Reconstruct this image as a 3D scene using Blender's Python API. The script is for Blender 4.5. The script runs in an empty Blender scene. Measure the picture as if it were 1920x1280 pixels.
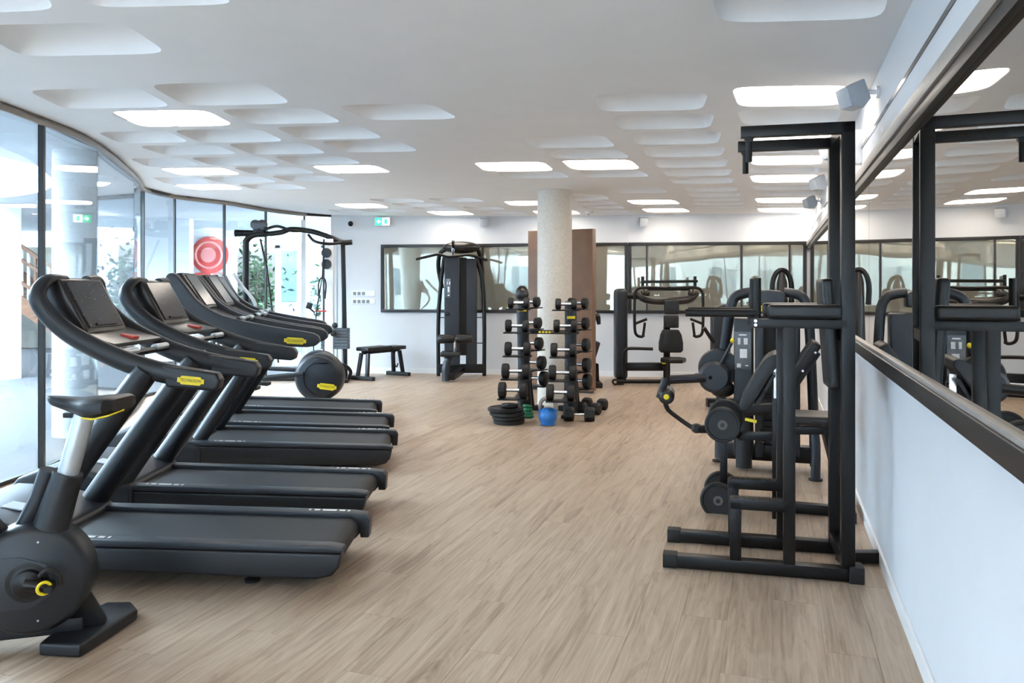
import bpy, bmesh, math, random
from mathutils import Vector, Matrix
from mathutils.geometry import delaunay_2d_cdt
random.seed(7)
scene = bpy.context.scene
COL = scene.collection
# ------------------------------------------------------------------ camera, sky, exposure
F, H = 1500.0, 1.42                       # focal length in pixels of the 1920 frame, eye height in metres
cam = bpy.data.cameras.new('camera'); cam.sensor_width = 36.0; cam.lens = F/1920*36
cam.shift_y = -100/1920; cam.clip_start = .05; cam.clip_end = 300
camo = bpy.data.objects.new('camera', cam); COL.objects.link(camo)
camo.location = (0, 0, H); camo.rotation_euler = (math.pi/2, 0, 0); scene.camera = camo
PANEL = 1.85
SKY = 10.5
world = bpy.data.worlds.new('overcast_sky'); scene.world = world; world.use_nodes = True
bgn = world.node_tree.nodes['Background']; bgn.inputs[0].default_value = (.75, .88, 1, 1); bgn.inputs[1].default_value = SKY
vs = scene.view_settings
vs.view_transform = 'Standard'; vs.look = 'None'; vs.gamma = 1; vs.use_curve_mapping = False; vs.exposure = 2.64

def W(px, py, Y): return Vector(((px-960)/F*Y, Y, H+(540-py)/F*Y))
def G(px, py):
    Y = F*H/(py-540); return Vector(((px-960)/F*Y, Y, 0))
TH = math.atan(491/1500)                  # the mirror wall runs at this angle to the view
D = Vector((math.sin(TH), math.cos(TH), 0)); E = Vector((math.cos(TH), -math.sin(TH), 0))
Zv = Vector((0, 0, 1))

# ------------------------------------------------------------------ materials
def lin(c):
    c /= 255; return c/12.92 if c <= .04045 else ((c+.055)/1.055)**2.4
def rgb(r, g, b): return (lin(r), lin(g), lin(b), 1)
MAT = {}
def mat(name, col, rough=.5, metal=0, var=.08, scale=12, bump=0, bscale=150, coat=0, spec=.5):
    m = bpy.data.materials.new(name); m.use_nodes = True; nt = m.node_tree; b = nt.nodes['Principled BSDF']
    b.inputs['Roughness'].default_value = rough; b.inputs['Metallic'].default_value = metal
    b.inputs['Specular IOR Level'].default_value = spec
    if coat: b.inputs['Coat Weight'].default_value = coat; b.inputs['Coat Roughness'].default_value = .15
    tc = nt.nodes.new('ShaderNodeTexCoord'); n = nt.nodes.new('ShaderNodeTexNoise'); n.inputs['Scale'].default_value = scale
    n.inputs['Detail'].default_value = 4
    nt.links.new(tc.outputs['Object'], n.inputs['Vector'])
    r = nt.nodes.new('ShaderNodeValToRGB'); e = r.color_ramp.elements
    e[0].position = .3; e[1].position = .7
    e[0].color = tuple(x*(1-var) for x in col[:3])+(1,); e[1].color = tuple(min(1, x*(1+var)) for x in col[:3])+(1,)
    nt.links.new(n.outputs['Fac'], r.inputs[0]); nt.links.new(r.outputs[0], b.inputs['Base Color'])
    if bump:
        n2 = nt.nodes.new('ShaderNodeTexNoise'); n2.inputs['Scale'].default_value = bscale
        nt.links.new(tc.outputs['Object'], n2.inputs['Vector'])
        bp = nt.nodes.new('ShaderNodeBump'); bp.inputs['Strength'].default_value = bump; bp.inputs['Distance'].default_value = .002
        nt.links.new(n2.outputs['Fac'], bp.inputs['Height']); nt.links.new(bp.outputs[0], b.inputs['Normal'])
    MAT[name] = m; return m
mat('ceiling_plaster', rgb(246, 246, 246), .85, var=.012, scale=3)
mat('wall_paint', rgb(217, 219, 222), .7, var=.012, scale=4, bump=.05, bscale=200)
mat('baseboard_paint', rgb(232, 232, 232), .45, var=.01)
mat('frame_dark', rgb(34, 32, 31), .4, var=.08)
mat('frame_greige', rgb(150, 143, 136), .45, var=.05)
mat('black_metal', rgb(8, 8, 9), .36, var=.1, bump=.05, spec=.35)
mat('black_gloss', rgb(18, 18, 20), .22, var=.1)
mat('slate_plastic', rgb(34, 39, 46), .42, var=.06, bump=.06, bscale=400)
mat('slate_dark', rgb(22, 26, 31), .42, var=.06, bump=.06, bscale=400)
mat('belt', rgb(28, 29, 32), .62, var=.1, scale=60, bump=.2, bscale=500)
mat('rubber', rgb(12, 12, 13), .6, var=.12, scale=40, bump=.1)
mat('vinyl', rgb(16, 16, 18), .42, var=.08, bump=.12, bscale=260)
mat('vinyl_brown', rgb(40, 34, 30), .45, var=.08, bump=.12)
mat('bronze_plastic', rgb(32, 27, 24), .3, var=.1)
mat('chrome', rgb(205, 205, 208), .18, 1, var=.03)
mat('silver', rgb(190, 198, 204), .3, .6, var=.03)
mat('white_metal', rgb(222, 225, 227), .4, var=.02)
mat('grey_plastic', rgb(178, 184, 190), .5, var=.03)
mat('yellow', rgb(232, 208, 30), .45, var=.04)
mat('lettering_black', rgb(35, 32, 15), .5, var=.02)
mat('white_print', rgb(225, 225, 225), .5, var=.02)
mat('blue_enamel', rgb(30, 118, 200), .28, var=.06, coat=.4)
mat('green_band', rgb(28, 120, 85), .5, var=.15, scale=40)
mat('red', rgb(214, 78, 70), .5, var=.08, scale=6)
mat('pink', rgb(232, 150, 145), .5, var=.05)
mat('brown_laminate', rgb(122, 92, 70), .5, var=.08, scale=5, bump=.05)
mat('paving', rgb(66, 67, 70), .8, var=.1, scale=90)
mat('soffit', rgb(214, 217, 220), .8, var=.015, scale=2)
mat('leaf', rgb(44, 74, 40), .6, var=.35, scale=3)
mat('bark', rgb(95, 75, 60), .8, var=.2)
mat('stair_wood', rgb(112, 76, 52), .5, var=.15, scale=9)
mat('screen_glass', rgb(70, 84, 94), .15, var=.1)
mat('steel', rgb(150, 142, 136), .3, .6, var=.05)
mat('stack_grey', rgb(72, 80, 86), .45, var=.05)
mat('button_grey', rgb(128, 136, 138), .5, var=.03)
mat('far_wall', rgb(124, 130, 136), .8, var=.03, scale=2)
mat('far_stone', rgb(125, 122, 114), .8, var=.12, scale=5)
mat('white_plastic', rgb(236, 236, 238), .4, var=.01)
mat('lens_black', rgb(12, 12, 14), .12, var=.05)
mat('iron', rgb(13, 14, 15), .5, var=.15, scale=30, bump=.15, bscale=200)

def emis(name, col, s):
    m = bpy.data.materials.new(name); m.use_nodes = True; b = m.node_tree.nodes['Principled BSDF']
    b.inputs['Base Color'].default_value = col; b.inputs['Emission Color'].default_value = col; b.inputs['Emission Strength'].default_value = s
    MAT[name] = m
emis('light_panel', (1, .905, .79, 1), PANEL)
emis('exit_green', rgb(35, 165, 105), .8)
emis('exit_white', rgb(225, 245, 232), .8)

def glass_mat(nm, tint):
    m = bpy.data.materials.new(nm); m.use_nodes = True; nt = m.node_tree; nt.nodes.clear()
    o = nt.nodes.new('ShaderNodeOutputMaterial'); mx = nt.nodes.new('ShaderNodeMixShader')
    t = nt.nodes.new('ShaderNodeBsdfTransparent'); t.inputs[0].default_value = tint
    g = nt.nodes.new('ShaderNodeBsdfGlossy'); g.inputs['Roughness'].default_value = .005
    lw = nt.nodes.new('ShaderNodeLayerWeight'); lw.inputs[0].default_value = .5
    pw = nt.nodes.new('ShaderNodeMath'); pw.operation = 'POWER'; pw.inputs[1].default_value = 3.2; nt.links.new(lw.outputs['Facing'], pw.inputs[0])
    f = nt.nodes.new('ShaderNodeMath'); f.operation = 'MULTIPLY_ADD'; f.inputs[1].default_value = .75; f.inputs[2].default_value = .045; nt.links.new(pw.outputs[0], f.inputs[0])
    nt.links.new(f.outputs[0], mx.inputs[0]); nt.links.new(t.outputs[0], mx.inputs[1]); nt.links.new(g.outputs[0], mx.inputs[2])
    nt.links.new(mx.outputs[0], o.inputs[0]); MAT[nm] = m
glass_mat('facade_glass', (.80, .85, .875, 1)); glass_mat('clear_glass', (.95, .975, .98, 1))
def mirror_mat(name, col, wav, rough, sc, metal=1):
    m = bpy.data.materials.new(name); m.use_nodes = True; nt = m.node_tree; b = nt.nodes['Principled BSDF']
    b.inputs['Metallic'].default_value = metal; b.inputs['Roughness'].default_value = rough; b.inputs['Base Color'].default_value = col
    tc = nt.nodes.new('ShaderNodeNewGeometry'); mp = nt.nodes.new('ShaderNodeMapping'); mp.inputs['Scale'].default_value = sc
    n = nt.nodes.new('ShaderNodeTexNoise'); n.inputs['Scale'].default_value = 1; n.inputs['Detail'].default_value = 1
    bp = nt.nodes.new('ShaderNodeBump'); bp.inputs['Strength'].default_value = 1; bp.inputs['Distance'].default_value = wav
    nt.links.new(tc.outputs['Position'], mp.inputs[0]); nt.links.new(mp.outputs[0], n.inputs['Vector'])
    nt.links.new(n.outputs['Fac'], bp.inputs['Height']); nt.links.new(bp.outputs[0], b.inputs['Normal']); MAT[name] = m
mirror_mat('mirror', (.62, .60, .56, 1), .0006, .01, (1.2, 1.2, .5))
mirror_mat('tinted_mirror', (.40, .39, .32, 1), .0035, .02, (2.2, 2.2, .6), .55)

def mosaic(nm, ca, cb):
    m = mat(nm, rgb(222, 212, 198), .5, var=.05, scale=30); nt = m.node_tree; b = nt.nodes['Principled BSDF']
    tc = nt.nodes.new('ShaderNodeTexCoord'); v = nt.nodes.new('ShaderNodeTexVoronoi'); v.inputs['Scale'].default_value = 60
    v.distance = 'CHEBYCHEV'
    r = nt.nodes.new('ShaderNodeValToRGB'); r.color_ramp.elements[0].color = ca; r.color_ramp.elements[1].color = cb
    nt.links.new(tc.outputs['Object'], v.inputs['Vector']); nt.links.new(v.outputs['Color'], r.inputs[0]); nt.links.new(r.outputs[0], b.inputs['Base Color'])
mosaic('mosaic', rgb(200, 190, 176), rgb(216, 208, 196)); mosaic('mosaic_white', rgb(212, 214, 216), rgb(228, 229, 230))
def screen_mat():
    m = mat('screen', rgb(36, 36, 40), .2, var=.1); nt = m.node_tree; b = nt.nodes['Principled BSDF']
    tc = nt.nodes.new('ShaderNodeTexCoord'); n = nt.nodes.new('ShaderNodeTexVoronoi'); n.inputs['Scale'].default_value = 45
    r = nt.nodes.new('ShaderNodeValToRGB'); r.color_ramp.elements[0].position = .12; r.color_ramp.elements[1].position = .2
    r.color_ramp.elements[0].color = rgb(120, 120, 122); r.color_ramp.elements[1].color = rgb(48, 48, 52)
    nt.links.new(tc.outputs['Object'], n.inputs['Vector']); nt.links.new(n.outputs['Distance'], r.inputs[0]); nt.links.new(r.outputs[0], b.inputs['Base Color'])
screen_mat()
PW, PL = .19, 1.28                        # plank width and length
def wood_mat():
    m = bpy.data.materials.new('oak_vinyl'); m.use_nodes = True; nt = m.node_tree; N = nt.nodes; L = nt.links; b = N['Principled BSDF']
    def math_(op, a, c=None):
        n = N.new('ShaderNodeMath'); n.operation = op
        for i, x in enumerate((a, c)):
            if x is None: continue
            if isinstance(x, (int, float)): n.inputs[i].default_value = x
            else: L.new(x, n.inputs[i])
        return n.outputs[0]
    g = N.new('ShaderNodeNewGeometry'); mp = N.new('ShaderNodeMapping'); mp.inputs['Rotation'].default_value = (0, 0, TH)
    L.new(g.outputs['Position'], mp.inputs[0]); sp = N.new('ShaderNodeSeparateXYZ'); L.new(mp.outputs[0], sp.inputs[0])
    row = math_('FLOOR', math_('DIVIDE', sp.outputs[0], PW))
    off = math_('MULTIPLY', math_('FRACT', math_('ADD', math_('MULTIPLY', row, .381966), 500)), PL)
    colm = math_('FLOOR', math_('DIVIDE', math_('ADD', sp.outputs[1], off), PL))
    cx = N.new('ShaderNodeCombineXYZ'); L.new(row, cx.inputs[0]); L.new(colm, cx.inputs[1])
    wn = N.new('ShaderNodeTexWhiteNoise'); wn.noise_dimensions = '3D'; L.new(cx.outputs[0], wn.inputs['Vector'])
    # grain: stretched noise shifted per plank
    sh = N.new('ShaderNodeVectorMath'); sh.operation = 'SCALE'; sh.inputs['Scale'].default_value = 37; L.new(wn.outputs['Color'], sh.inputs[0])
    ad = N.new('ShaderNodeVectorMath'); ad.operation = 'ADD'; L.new(mp.outputs[0], ad.inputs[0]); L.new(sh.outputs[0], ad.inputs[1])
    def grain(sc, det, dist):
        q = N.new('ShaderNodeMapping'); q.inputs['Scale'].default_value = sc; L.new(ad.outputs[0], q.inputs[0])
        n = N.new('ShaderNodeTexNoise'); n.inputs['Scale'].default_value = 1; n.inputs['Detail'].default_value = det; n.inputs['Distortion'].default_value = dist
        L.new(q.outputs[0], n.inputs['Vector']); return n.outputs['Fac']
    g1 = grain((9, .9, 1), 5, 1.8); g2 = grain((95, 2.0, 1), 4, .4); g3 = grain((30, 1.5, 1), 4, 1.6)
    rings = math_('FRACT', math_('MULTIPLY', g1, 7)); rings = math_('ABSOLUTE', math_('SUBTRACT', rings, .5))
    t = math_('ADD', math_('ADD', math_('MULTIPLY', g1, .5), math_('MULTIPLY', g2, .32)), math_('ADD', math_('MULTIPLY', g3, .3), math_('MULTIPLY', rings, .16)))
    t = math_('ADD', t, math_('MULTIPLY', math_('SUBTRACT', wn.outputs['Value'], .5), .075))
    r = N.new('ShaderNodeValToRGB'); e = r.color_ramp.elements
    e[0].position = .36; e[0].color = rgb(122, 100, 82); e[1].position = .80; e[1].color = rgb(188, 169, 149)
    k = e.new(.56); k.color = rgb(166, 144, 123)
    L.new(t, r.inputs[0]); L.new(r.outputs[0], b.inputs['Base Color'])
    b.inputs['Roughness'].default_value = .42; b.inputs['Specular IOR Level'].default_value = .4
    bp = N.new('ShaderNodeBump'); bp.inputs['Strength'].default_value = .12; bp.inputs['Distance'].default_value = .001
    L.new(g2, bp.inputs['Height']); L.new(bp.outputs[0], b.inputs['Normal']); MAT['oak_vinyl'] = m
wood_mat()

# ------------------------------------------------------------------ mesh building
def smooth_path(pts, n=6):
    P = [Vector(p) for p in pts]; Q = [2*P[0]-P[1]]+P+[2*P[-1]-P[-2]]; out = []
    for i in range(1, len(Q)-2):
        a, b, c, d = Q[i-1:i+3]
        for k in range(n):
            t = k/n
            out.append(.5*((2*b)+(c-a)*t+(2*a-5*b+4*c-d)*t*t+(3*b-a-3*c+d)*t**3))
    out.append(P[-1]); return out
class MB:
    def __init__(s): s.v = []; s.f = []
    def add(s, vs_, fs):
        o = len(s.v); s.v += [Vector(p) for p in vs_]; s.f += [[i+o for i in f] for f in fs]; return s
    def box(s, c, d, R=None):
        c = Vector(c); vs_ = []
        for x in (-.5, .5):
            for y in (-.5, .5):
                for z in (-.5, .5):
                    p = Vector((x*d[0], y*d[1], z*d[2])); vs_.append(c+(R @ p if R else p))
        return s.add(vs_, [(0, 1, 3, 2), (4, 6, 7, 5), (0, 4, 5, 1), (2, 3, 7, 6), (0, 2, 6, 4), (1, 5, 7, 3)])
    def bar(s, a, b, w, h, side=None):
        a = Vector(a); b = Vector(b); t = (b-a).normalized()
        x = Vector(side).normalized() if side else (t.cross(Zv) if abs(t.z) < .95 else Vector((1, 0, 0)))
        x = (x-t*x.dot(t)).normalized(); y = t.cross(x); vs_ = []
        for p in (a, b):
            for i, j in ((-1, -1), (1, -1), (1, 1), (-1, 1)): vs_.append(p+x*i*w/2+y*j*h/2)
        return s.add(vs_, [(3, 2, 1, 0), (4, 5, 6, 7), (0, 1, 5, 4), (1, 2, 6, 5), (2, 3, 7, 6), (3, 0, 4, 7)])
    def tube(s, pts, r, n=10, sq=1.0):
        P = [Vector(p) for p in pts]; m = len(P); rr = r if isinstance(r, (list, tuple)) else [r]*m
        if len(rr) != m:
            rr = [rr[min(len(rr)-2, int(i/(m-1)*(len(rr)-1)))]*(1-((i/(m-1)*(len(rr)-1)) % 1 if i < m-1 else 1)) + rr[min(len(rr)-1, min(len(rr)-2, int(i/(m-1)*(len(rr)-1)))+1)]*((i/(m-1)*(len(rr)-1)) % 1 if i < m-1 else 1) for i in range(m)]
        T = [(P[min(i+1, m-1)]-P[max(i-1, 0)]).normalized() for i in range(m)]
        x = T[0].cross(Vector((0, 1, 0))) if abs(T[0].y) < .9 else T[0].cross(Zv)
        x.normalize(); vs_ = []; fs = []
        for i in range(m):
            x = (x-T[i]*x.dot(T[i])).normalized(); y = T[i].cross(x)
            for k in range(n):
                a = 2*math.pi*k/n; vs_.append(P[i]+(x*math.cos(a)+y*math.sin(a)*sq)*rr[i])
        for i in range(m-1):
            for k in range(n):
                k2 = (k+1) % n; fs.append((i*n+k, i*n+k2, (i+1)*n+k2, (i+1)*n+k))
        fs.append(tuple(range(n-1, -1, -1))); fs.append(tuple((m-1)*n+k for k in range(n)))
        return s.add(vs_, fs)
    def lathe(s, prof, c, axis=(0, 0, 1), n=24):
        c = Vector(c); ax = Vector(axis).normalized(); x = ax.orthogonal().normalized(); y = ax.cross(x); vs_ = []; fs = []
        for r, t in prof:
            for k in range(n):
                a = 2*math.pi*(k+.5)/n; vs_.append(c+ax*t+(x*math.cos(a)+y*math.sin(a))*r)
        for i in range(len(prof)-1):
            for k in range(n):
                k2 = (k+1) % n; fs.append((i*n+k, i*n+k2, (i+1)*n+k2, (i+1)*n+k))
        fs.append(tuple(range(n-1, -1, -1))); fs.append(tuple((len(prof)-1)*n+k for k in range(n)))
        return s.add(vs_, fs)
    def torus(s, c, axis, R, r, n=28, m=8):
        c = Vector(c); ax = Vector(axis).normalized(); x = ax.orthogonal().normalized(); y = ax.cross(x); vs_ = []; fs = []
        for i in range(n):
            a = 2*math.pi*i/n; d = x*math.cos(a)+y*math.sin(a)
            for j in range(m):
                q = 2*math.pi*j/m; vs_.append(c+d*(R+r*math.cos(q))+ax*r*math.sin(q))
        for i in range(n):
            for j in range(m):
                i2 = (i+1) % n; j2 = (j+1) % m; fs.append((i*m+j, i2*m+j, i2*m+j2, i*m+j2))
        return s.add(vs_, fs)
    def prism(s, poly, a, b, plane='xz'):
        n = len(poly); f = {'xz': lambda p, t: (p[0], t, p[1]), 'xy': lambda p, t: (p[0], p[1], t), 'yz': lambda p, t: (t, p[0], p[1])}[plane]
        return s.add([f(p, a) for p in poly]+[f(p, b) for p in poly],
                     [tuple(range(n)), tuple(range(2*n-1, n-1, -1))]+[(i, i+n, (i+1) % n+n, (i+1) % n) for i in range(n)])
    def ball(s, c, r, n=16, m=10):
        c = Vector(c); r = r if isinstance(r, (list, tuple)) else (r, r, r); vs_ = []; fs = []
        for i in range(1, m):
            p = math.pi*i/m
            for k in range(n):
                a = 2*math.pi*k/n; vs_.append(c+Vector((r[0]*math.sin(p)*math.cos(a), r[1]*math.sin(p)*math.sin(a), r[2]*math.cos(p))))
        vs_ += [c+Vector((0, 0, r[2])), c-Vector((0, 0, r[2]))]; t = len(vs_)-2
        for i in range(m-2):
            for k in range(n):
                k2 = (k+1) % n; fs.append((i*n+k, (i+1)*n+k, (i+1)*n+k2, i*n+k2))
        for k in range(n):
            k2 = (k+1) % n; fs.append((t, k, k2)); fs.append((t+1, (m-2)*n+k2, (m-2)*n+k))
        return s.add(vs_, fs)
    def build(s, name, m, parent=None, bevel=0, seg=2, world=True, flat=False):
        off = parent.get('_o') if (parent is not None and world) else None
        o3 = Vector(off) if off is not None else Vector((0, 0, 0))
        me = bpy.data.meshes.new(name); me.from_pydata([tuple(p-o3) for p in s.v], [], s.f)
        bm = bmesh.new(); bm.from_mesh(me); bmesh.ops.recalc_face_normals(bm, faces=bm.faces)
        if bevel:
            ed = [e for e in bm.edges if len(e.link_faces) == 2 and e.calc_face_angle(0) > .5]
            bmesh.ops.bevel(bm, geom=ed, offset=bevel, segments=seg, profile=.6, affect='EDGES', clamp_overlap=True)
        bm.to_mesh(me); bm.free()
        if not flat:
            me.shade_smooth(); me.set_sharp_from_angle(angle=.65)
        me.materials.append(MAT[m]); o = bpy.data.objects.new(name, me); COL.objects.link(o)
        if parent is not None:
            o.parent = parent
            if off is not None: o['_o'] = off
        return o
def tag(o, label, cat, group=None):
    o['label'] = label; o['category'] = cat
    if group: o['group'] = group
    return o
def struct(o, label=None, cat=None):
    o['kind'] = 'structure'
    if label: o['label'] = label
    if cat: o['category'] = cat
    return o
def empty(name, loc, rz=0, world=False):
    o = bpy.data.objects.new(name, None); COL.objects.link(o); o.location = loc; o.rotation_euler = (0, 0, rz); o.empty_display_size = .1
    if world: o['_o'] = tuple(loc)
    return o
def thing(name, loc, label, cat, group=None, rz=0, world=False): return tag(empty(name, loc, rz, world), label, cat, group)
def kids(o): return [c for c in COL.objects if c.parent == o]
def copy_tree(o, parent=None):
    c = o.copy(); COL.objects.link(c); c.parent = parent
    for ch in kids(o): copy_tree(ch, c)
    return c
def Rz(a): return Matrix.Rotation(a, 3, 'Z')
def Rx(a): return Matrix.Rotation(a, 3, 'X')
def Ry(a): return Matrix.Rotation(a, 3, 'Y')
_txt = {}
def text_mesh(body):
    if body in _txt: return _txt[body]
    c = bpy.data.curves.new('lettering', 'FONT'); c.body = body; c.align_x = 'CENTER'; c.align_y = 'CENTER'; c.size = 1; c.extrude = .01
    o = bpy.data.objects.new('lettering', c); COL.objects.link(o); dg = bpy.context.evaluated_depsgraph_get()
    me = bpy.data.meshes.new_from_object(o.evaluated_get(dg)); bpy.data.objects.remove(o); _txt[body] = me; return me
def text(body, c, size, m, parent, M3=None, sx=1, name='lettering'):
    me = text_mesh(body).copy(); me.materials.clear(); me.materials.append(MAT[m])
    o = bpy.data.objects.new(name, me); COL.objects.link(o); o.parent = parent
    off = Vector(parent['_o']) if '_o' in parent else Vector((0, 0, 0))
    R = M3.to_4x4() if M3 else Matrix.Rotation(math.pi/2, 4, 'X')
    o.matrix_basis = Matrix.Translation(Vector(c)-off) @ R @ Matrix.Diagonal((size*sx, size, size, 1)); return o
def badge(parent, c, w=.15, h=.045, tilt=0, face=-1):
    """yellow maker's plate in the local xz plane, facing -y; the edge steps in at both ends"""
    c = Vector(c); a = w/2; b = h/2
    poly = [(-a, -b*.55), (-a*.8, -b*.55), (-a*.7, -b), (a*.7, -b), (a*.8, -b*.55), (a, -b*.55), (a, b*.55), (a*.8, b*.55), (a*.7, b), (-a*.7, b), (-a*.8, b*.55), (-a, b*.55)]
    q = []
    for x, z in poly:
        p = Ry(tilt) @ Vector((x, 0, z)); q.append((c.x+p.x, c.z+p.z))
    o = MB().prism(q, c.y, c.y+face*.004).build('badge', 'yellow', parent)
    text('TECHNOGYM', (c.x, c.y+face*.0045, c.z), h*.5, 'lettering_black', o, Ry(tilt) @ Rx(math.pi/2), .78 if w/h > 3 else .6)
    return o

# ------------------------------------------------------------------ room outline
GL = [(-5.6, -5), (-5.2, -2.2), (-4.7, .4), (-4.15, 2.6), (-3.76, 4.3), (-3.66, 6.21), (-3.80, 7.33), (-4.42, 9.35), (-4.83, 10.45), (-4.75, 11.25), (-4.27, 11.85), (-3.93, 12.75), (-3.47, 13.35), (-3.08, 13.6)]
BW = [(-3.08, 13.6), (1.86, 12.82), (4.64, 12.5)]
def RWX(Y, d=0): return .554+d+.3273*Y
ROOM = GL+BW[1:]+[(RWX(-5), -5)]
def zc(X, Y): return 2.63-.008*(Y-8)+.03*max(0, -X-.5)**1.0*(1 if -X-.5 > 0 else 0)
def inside(p, poly):
    x, y = p; c = False; n = len(poly)
    for i in range(n):
        x1, y1 = poly[i]; x2, y2 = poly[(i+1) % n]
        if (y1 > y) != (y2 > y) and x < (x2-x1)*(y-y1)/(y2-y1)+x1: c = not c
    return c
def clip(sub, cl):
    out = list(sub); n = len(cl)
    for i in range(n):
        a = cl[i]; b = cl[(i+1) % n]; inp = out; out = []
        side = lambda p: (b[0]-a[0])*(p[1]-a[1])-(b[1]-a[1])*(p[0]-a[0])
        for k in range(len(inp)):
            p, q = inp[k-1], inp[k]; sp, sq = side(p), side(q)
            if sp*sq < 0: t = sp/(sp-sq); out.append((p[0]+(q[0]-p[0])*t, p[1]+(q[1]-p[1])*t))
            if sq >= 0: out.append(q)
        if not out: break
    return out
# ------------------------------------------------------------------ floor of planks
fl = MB().prism(ROOM, -.12, -.005, 'xy').build('floor', 'oak_vinyl', flat=True); struct(fl)
planks = []
R2 = Rz(-TH)
for i in range(-32, 24):
    off = ((i*.381966+500) % 1)*PL
    for j in range(-8, 16):
        a0 = j*PL-off; q = []
        g = .0006
        for u, v in ((i*PW+g, a0+g), ((i+1)*PW-g, a0+g), ((i+1)*PW-g, a0+PL-g), (i*PW+g, a0+PL-g)):
            p = R2 @ Vector((u, v, 0)); q.append((p.x, p.y))
        c = clip(ROOM, q)
        if len(c) < 3: continue
        cx = sum(p[0] for p in c)/len(c); cy = sum(p[1] for p in c)/len(c)
        vis = cy > 2.6 and abs(cx/cy) < .72
        planks.append((0 if vis else 1, cy, c))
planks.sort(key=lambda t: t[:2])
for k, (v, cy, c) in enumerate(planks[:300]):
    MB().prism(c, -.005, 0, 'xy').build('plank', 'oak_vinyl', fl, flat=True)
m = MB()
for v, cy, c in planks[300:]: m.prism(c, -.005, 0, 'xy')
o = m.build('plank_field', 'oak_vinyl', fl, flat=True); o['kind'] = 'stuff'

# ------------------------------------------------------------------ ceiling with coffers and light panels
def Pc(px, py):
    z = 2.65
    for _ in range(12):
        Y = (z-H)*F/(540-py); X = (px-960)/F*Y; z = zc(X, Y)
    return (X, Y)
def chaikin(q, n=3, w=.25):
    for _ in range(n):
        r = []
        for i in range(len(q)):
            a, b = q[i], q[(i+1) % len(q)]
            r += [(a[0]+(b[0]-a[0])*w, a[1]+(b[1]-a[1])*w), (a[0]+(b[0]-a[0])*(1-w), a[1]+(b[1]-a[1])*(1-w))]
        q = r
    return q
def quad(b, sk):
    x0, x1, y0, y1 = b; w = x1-x0; h = y1-y0
    s_ = {'A': (-.06, .80, 1.06, .24), 'M': (-.05, .9, 1.05, .12), 'R': (-.03, 1.03, .97, .04)}[sk]
    ty = {'A': .06, 'M': .05, 'R': .06}[sk]
    c = [(x0+w*s_[0], y0+h*ty), (x0+w*s_[1], y0-h*.04), (x0+w*s_[2], y1-h*ty), (x0+w*s_[3], y1+h*.04)]
    return [Pc(*p) for p in c]
def soften(q):      # cut the corners of the outline a fixed share, then round
    n = len(q); r = []
    for i in range(n):
        a, b = Vector(q[i]), Vector(q[(i+1) % n]); r += [tuple(a.lerp(b, .11)), tuple(a.lerp(b, .5)), tuple(a.lerp(b, .89))]
    return chaikin(r, 2)
cof, lit = [], []
A_c = [(-190, 92, -60, 24), (100, 425, -48, 12), (-40, 297, 44, 104), (62, 310, 166, 203), (290, 535, 155, 197), (420, 632, 203, 232), (640, 850, 195, 224), (188, 347, 246, 268), (332, 524, 242, 267), (523, 711, 236, 261), (267, 438, 272, 290), (433, 605, 268, 289), (607, 778, 263, 285), (248, 370, 296, 312), (362, 518, 294, 310), (518, 672, 292, 308), (442, 586, 313, 326), (288, 388, 332, 344), (382, 514, 331, 342), (512, 645, 329, 340), (450, 572, 345, 355),
       (693, 795, 372, 379), (803, 905, 371, 378), (735, 830, 381, 387), (615, 700, 393, 398), (775, 862, 388, 394), (868, 945, 387, 393), (672, 760, 392, 398), (900, 985, 396, 401)]
A_l = [(213, 428, 207, 237), (303, 446, 315, 328), (588, 729, 310, 325), (330, 453, 346, 356), (628, 726, 382, 390), (801, 887, 396, 403)]
M_c = [(985, 1148, 254, 277), (1022, 1175, 280, 297), (935, 1063, 321, 334), (1085, 1213, 319, 332), (1150, 1250, 352, 362), (1070, 1140, 366, 374), (1084, 1156, 377, 384), (1092, 1170, 386, 391), (1195, 1282, 385, 389), (1100, 1180, 394, 399)]
M_l = [(892, 1033, 304, 321), (1056, 1195, 300, 318), (1177, 1272, 375, 383), (1205, 1291, 391, 398), (947, 1042, 377, 385), (1000, 1086, 395, 402)]
R_c = [(1118, 1323, 174, 208), (1155, 1336, 213, 242), (1186, 1350, 246, 271), (1207, 1357, 274, 294), (1228, 1364, 298, 314), (1245, 1370, 317, 330), (1258, 1377, 333, 344), (1285, 1384, 351, 359), (1291, 1388, 362, 369), (1296, 1390, 371, 377), (1300, 1393, 379.5, 384.5), (1304, 1396, 387, 391),
       (1335, 1665, -45, 40), (1386, 1574, 205, 233), (1400, 1552, 272, 286), (1406, 1538, 314, 324), (1411, 1530, 347, 356), (1414, 1527, 360, 367), (1419, 1520, 383, 387)]
R_l = [(1377, 1588, 161, 199), (1395, 1562, 245, 264), (1405, 1543, 292, 309), (1408, 1532, 328, 342), (1417, 1525, 371, 380), (1421, 1516, 390, 397)]
for L_, sk in ((A_c, 'A'), (M_c, 'M'), (R_c, 'R')):
    for b in L_: cof.append(soften(quad(b, sk)))
ZONE = {'A': 'treadmill row', 'M': 'round column', 'R': 'mirror wall'}
for L_, sk in ((A_l, 'A'), (M_l, 'M'), (R_l, 'R')):
    for b in L_: lit.append((soften(quad(b, sk)), sk, b))
for cx, cy in ((-3.2, 1.2), (-3.6, -1.6), (-1.6, .2), (-1.4, -2.8), (-.2, -1.2), (0.2, 1.2)):  # unseen panels added behind the camera for ambient light
    q = [(cx-.36, cy-.2), (cx+.26, cy-.24), (cx+.36, cy+.2), (cx-.24, cy+.24)]; lit.append((soften(q), 'B', None))
SOF = [(-14, -5), (-14, 22), (-3.1, 22)]
coords, edges = [], []
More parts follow.
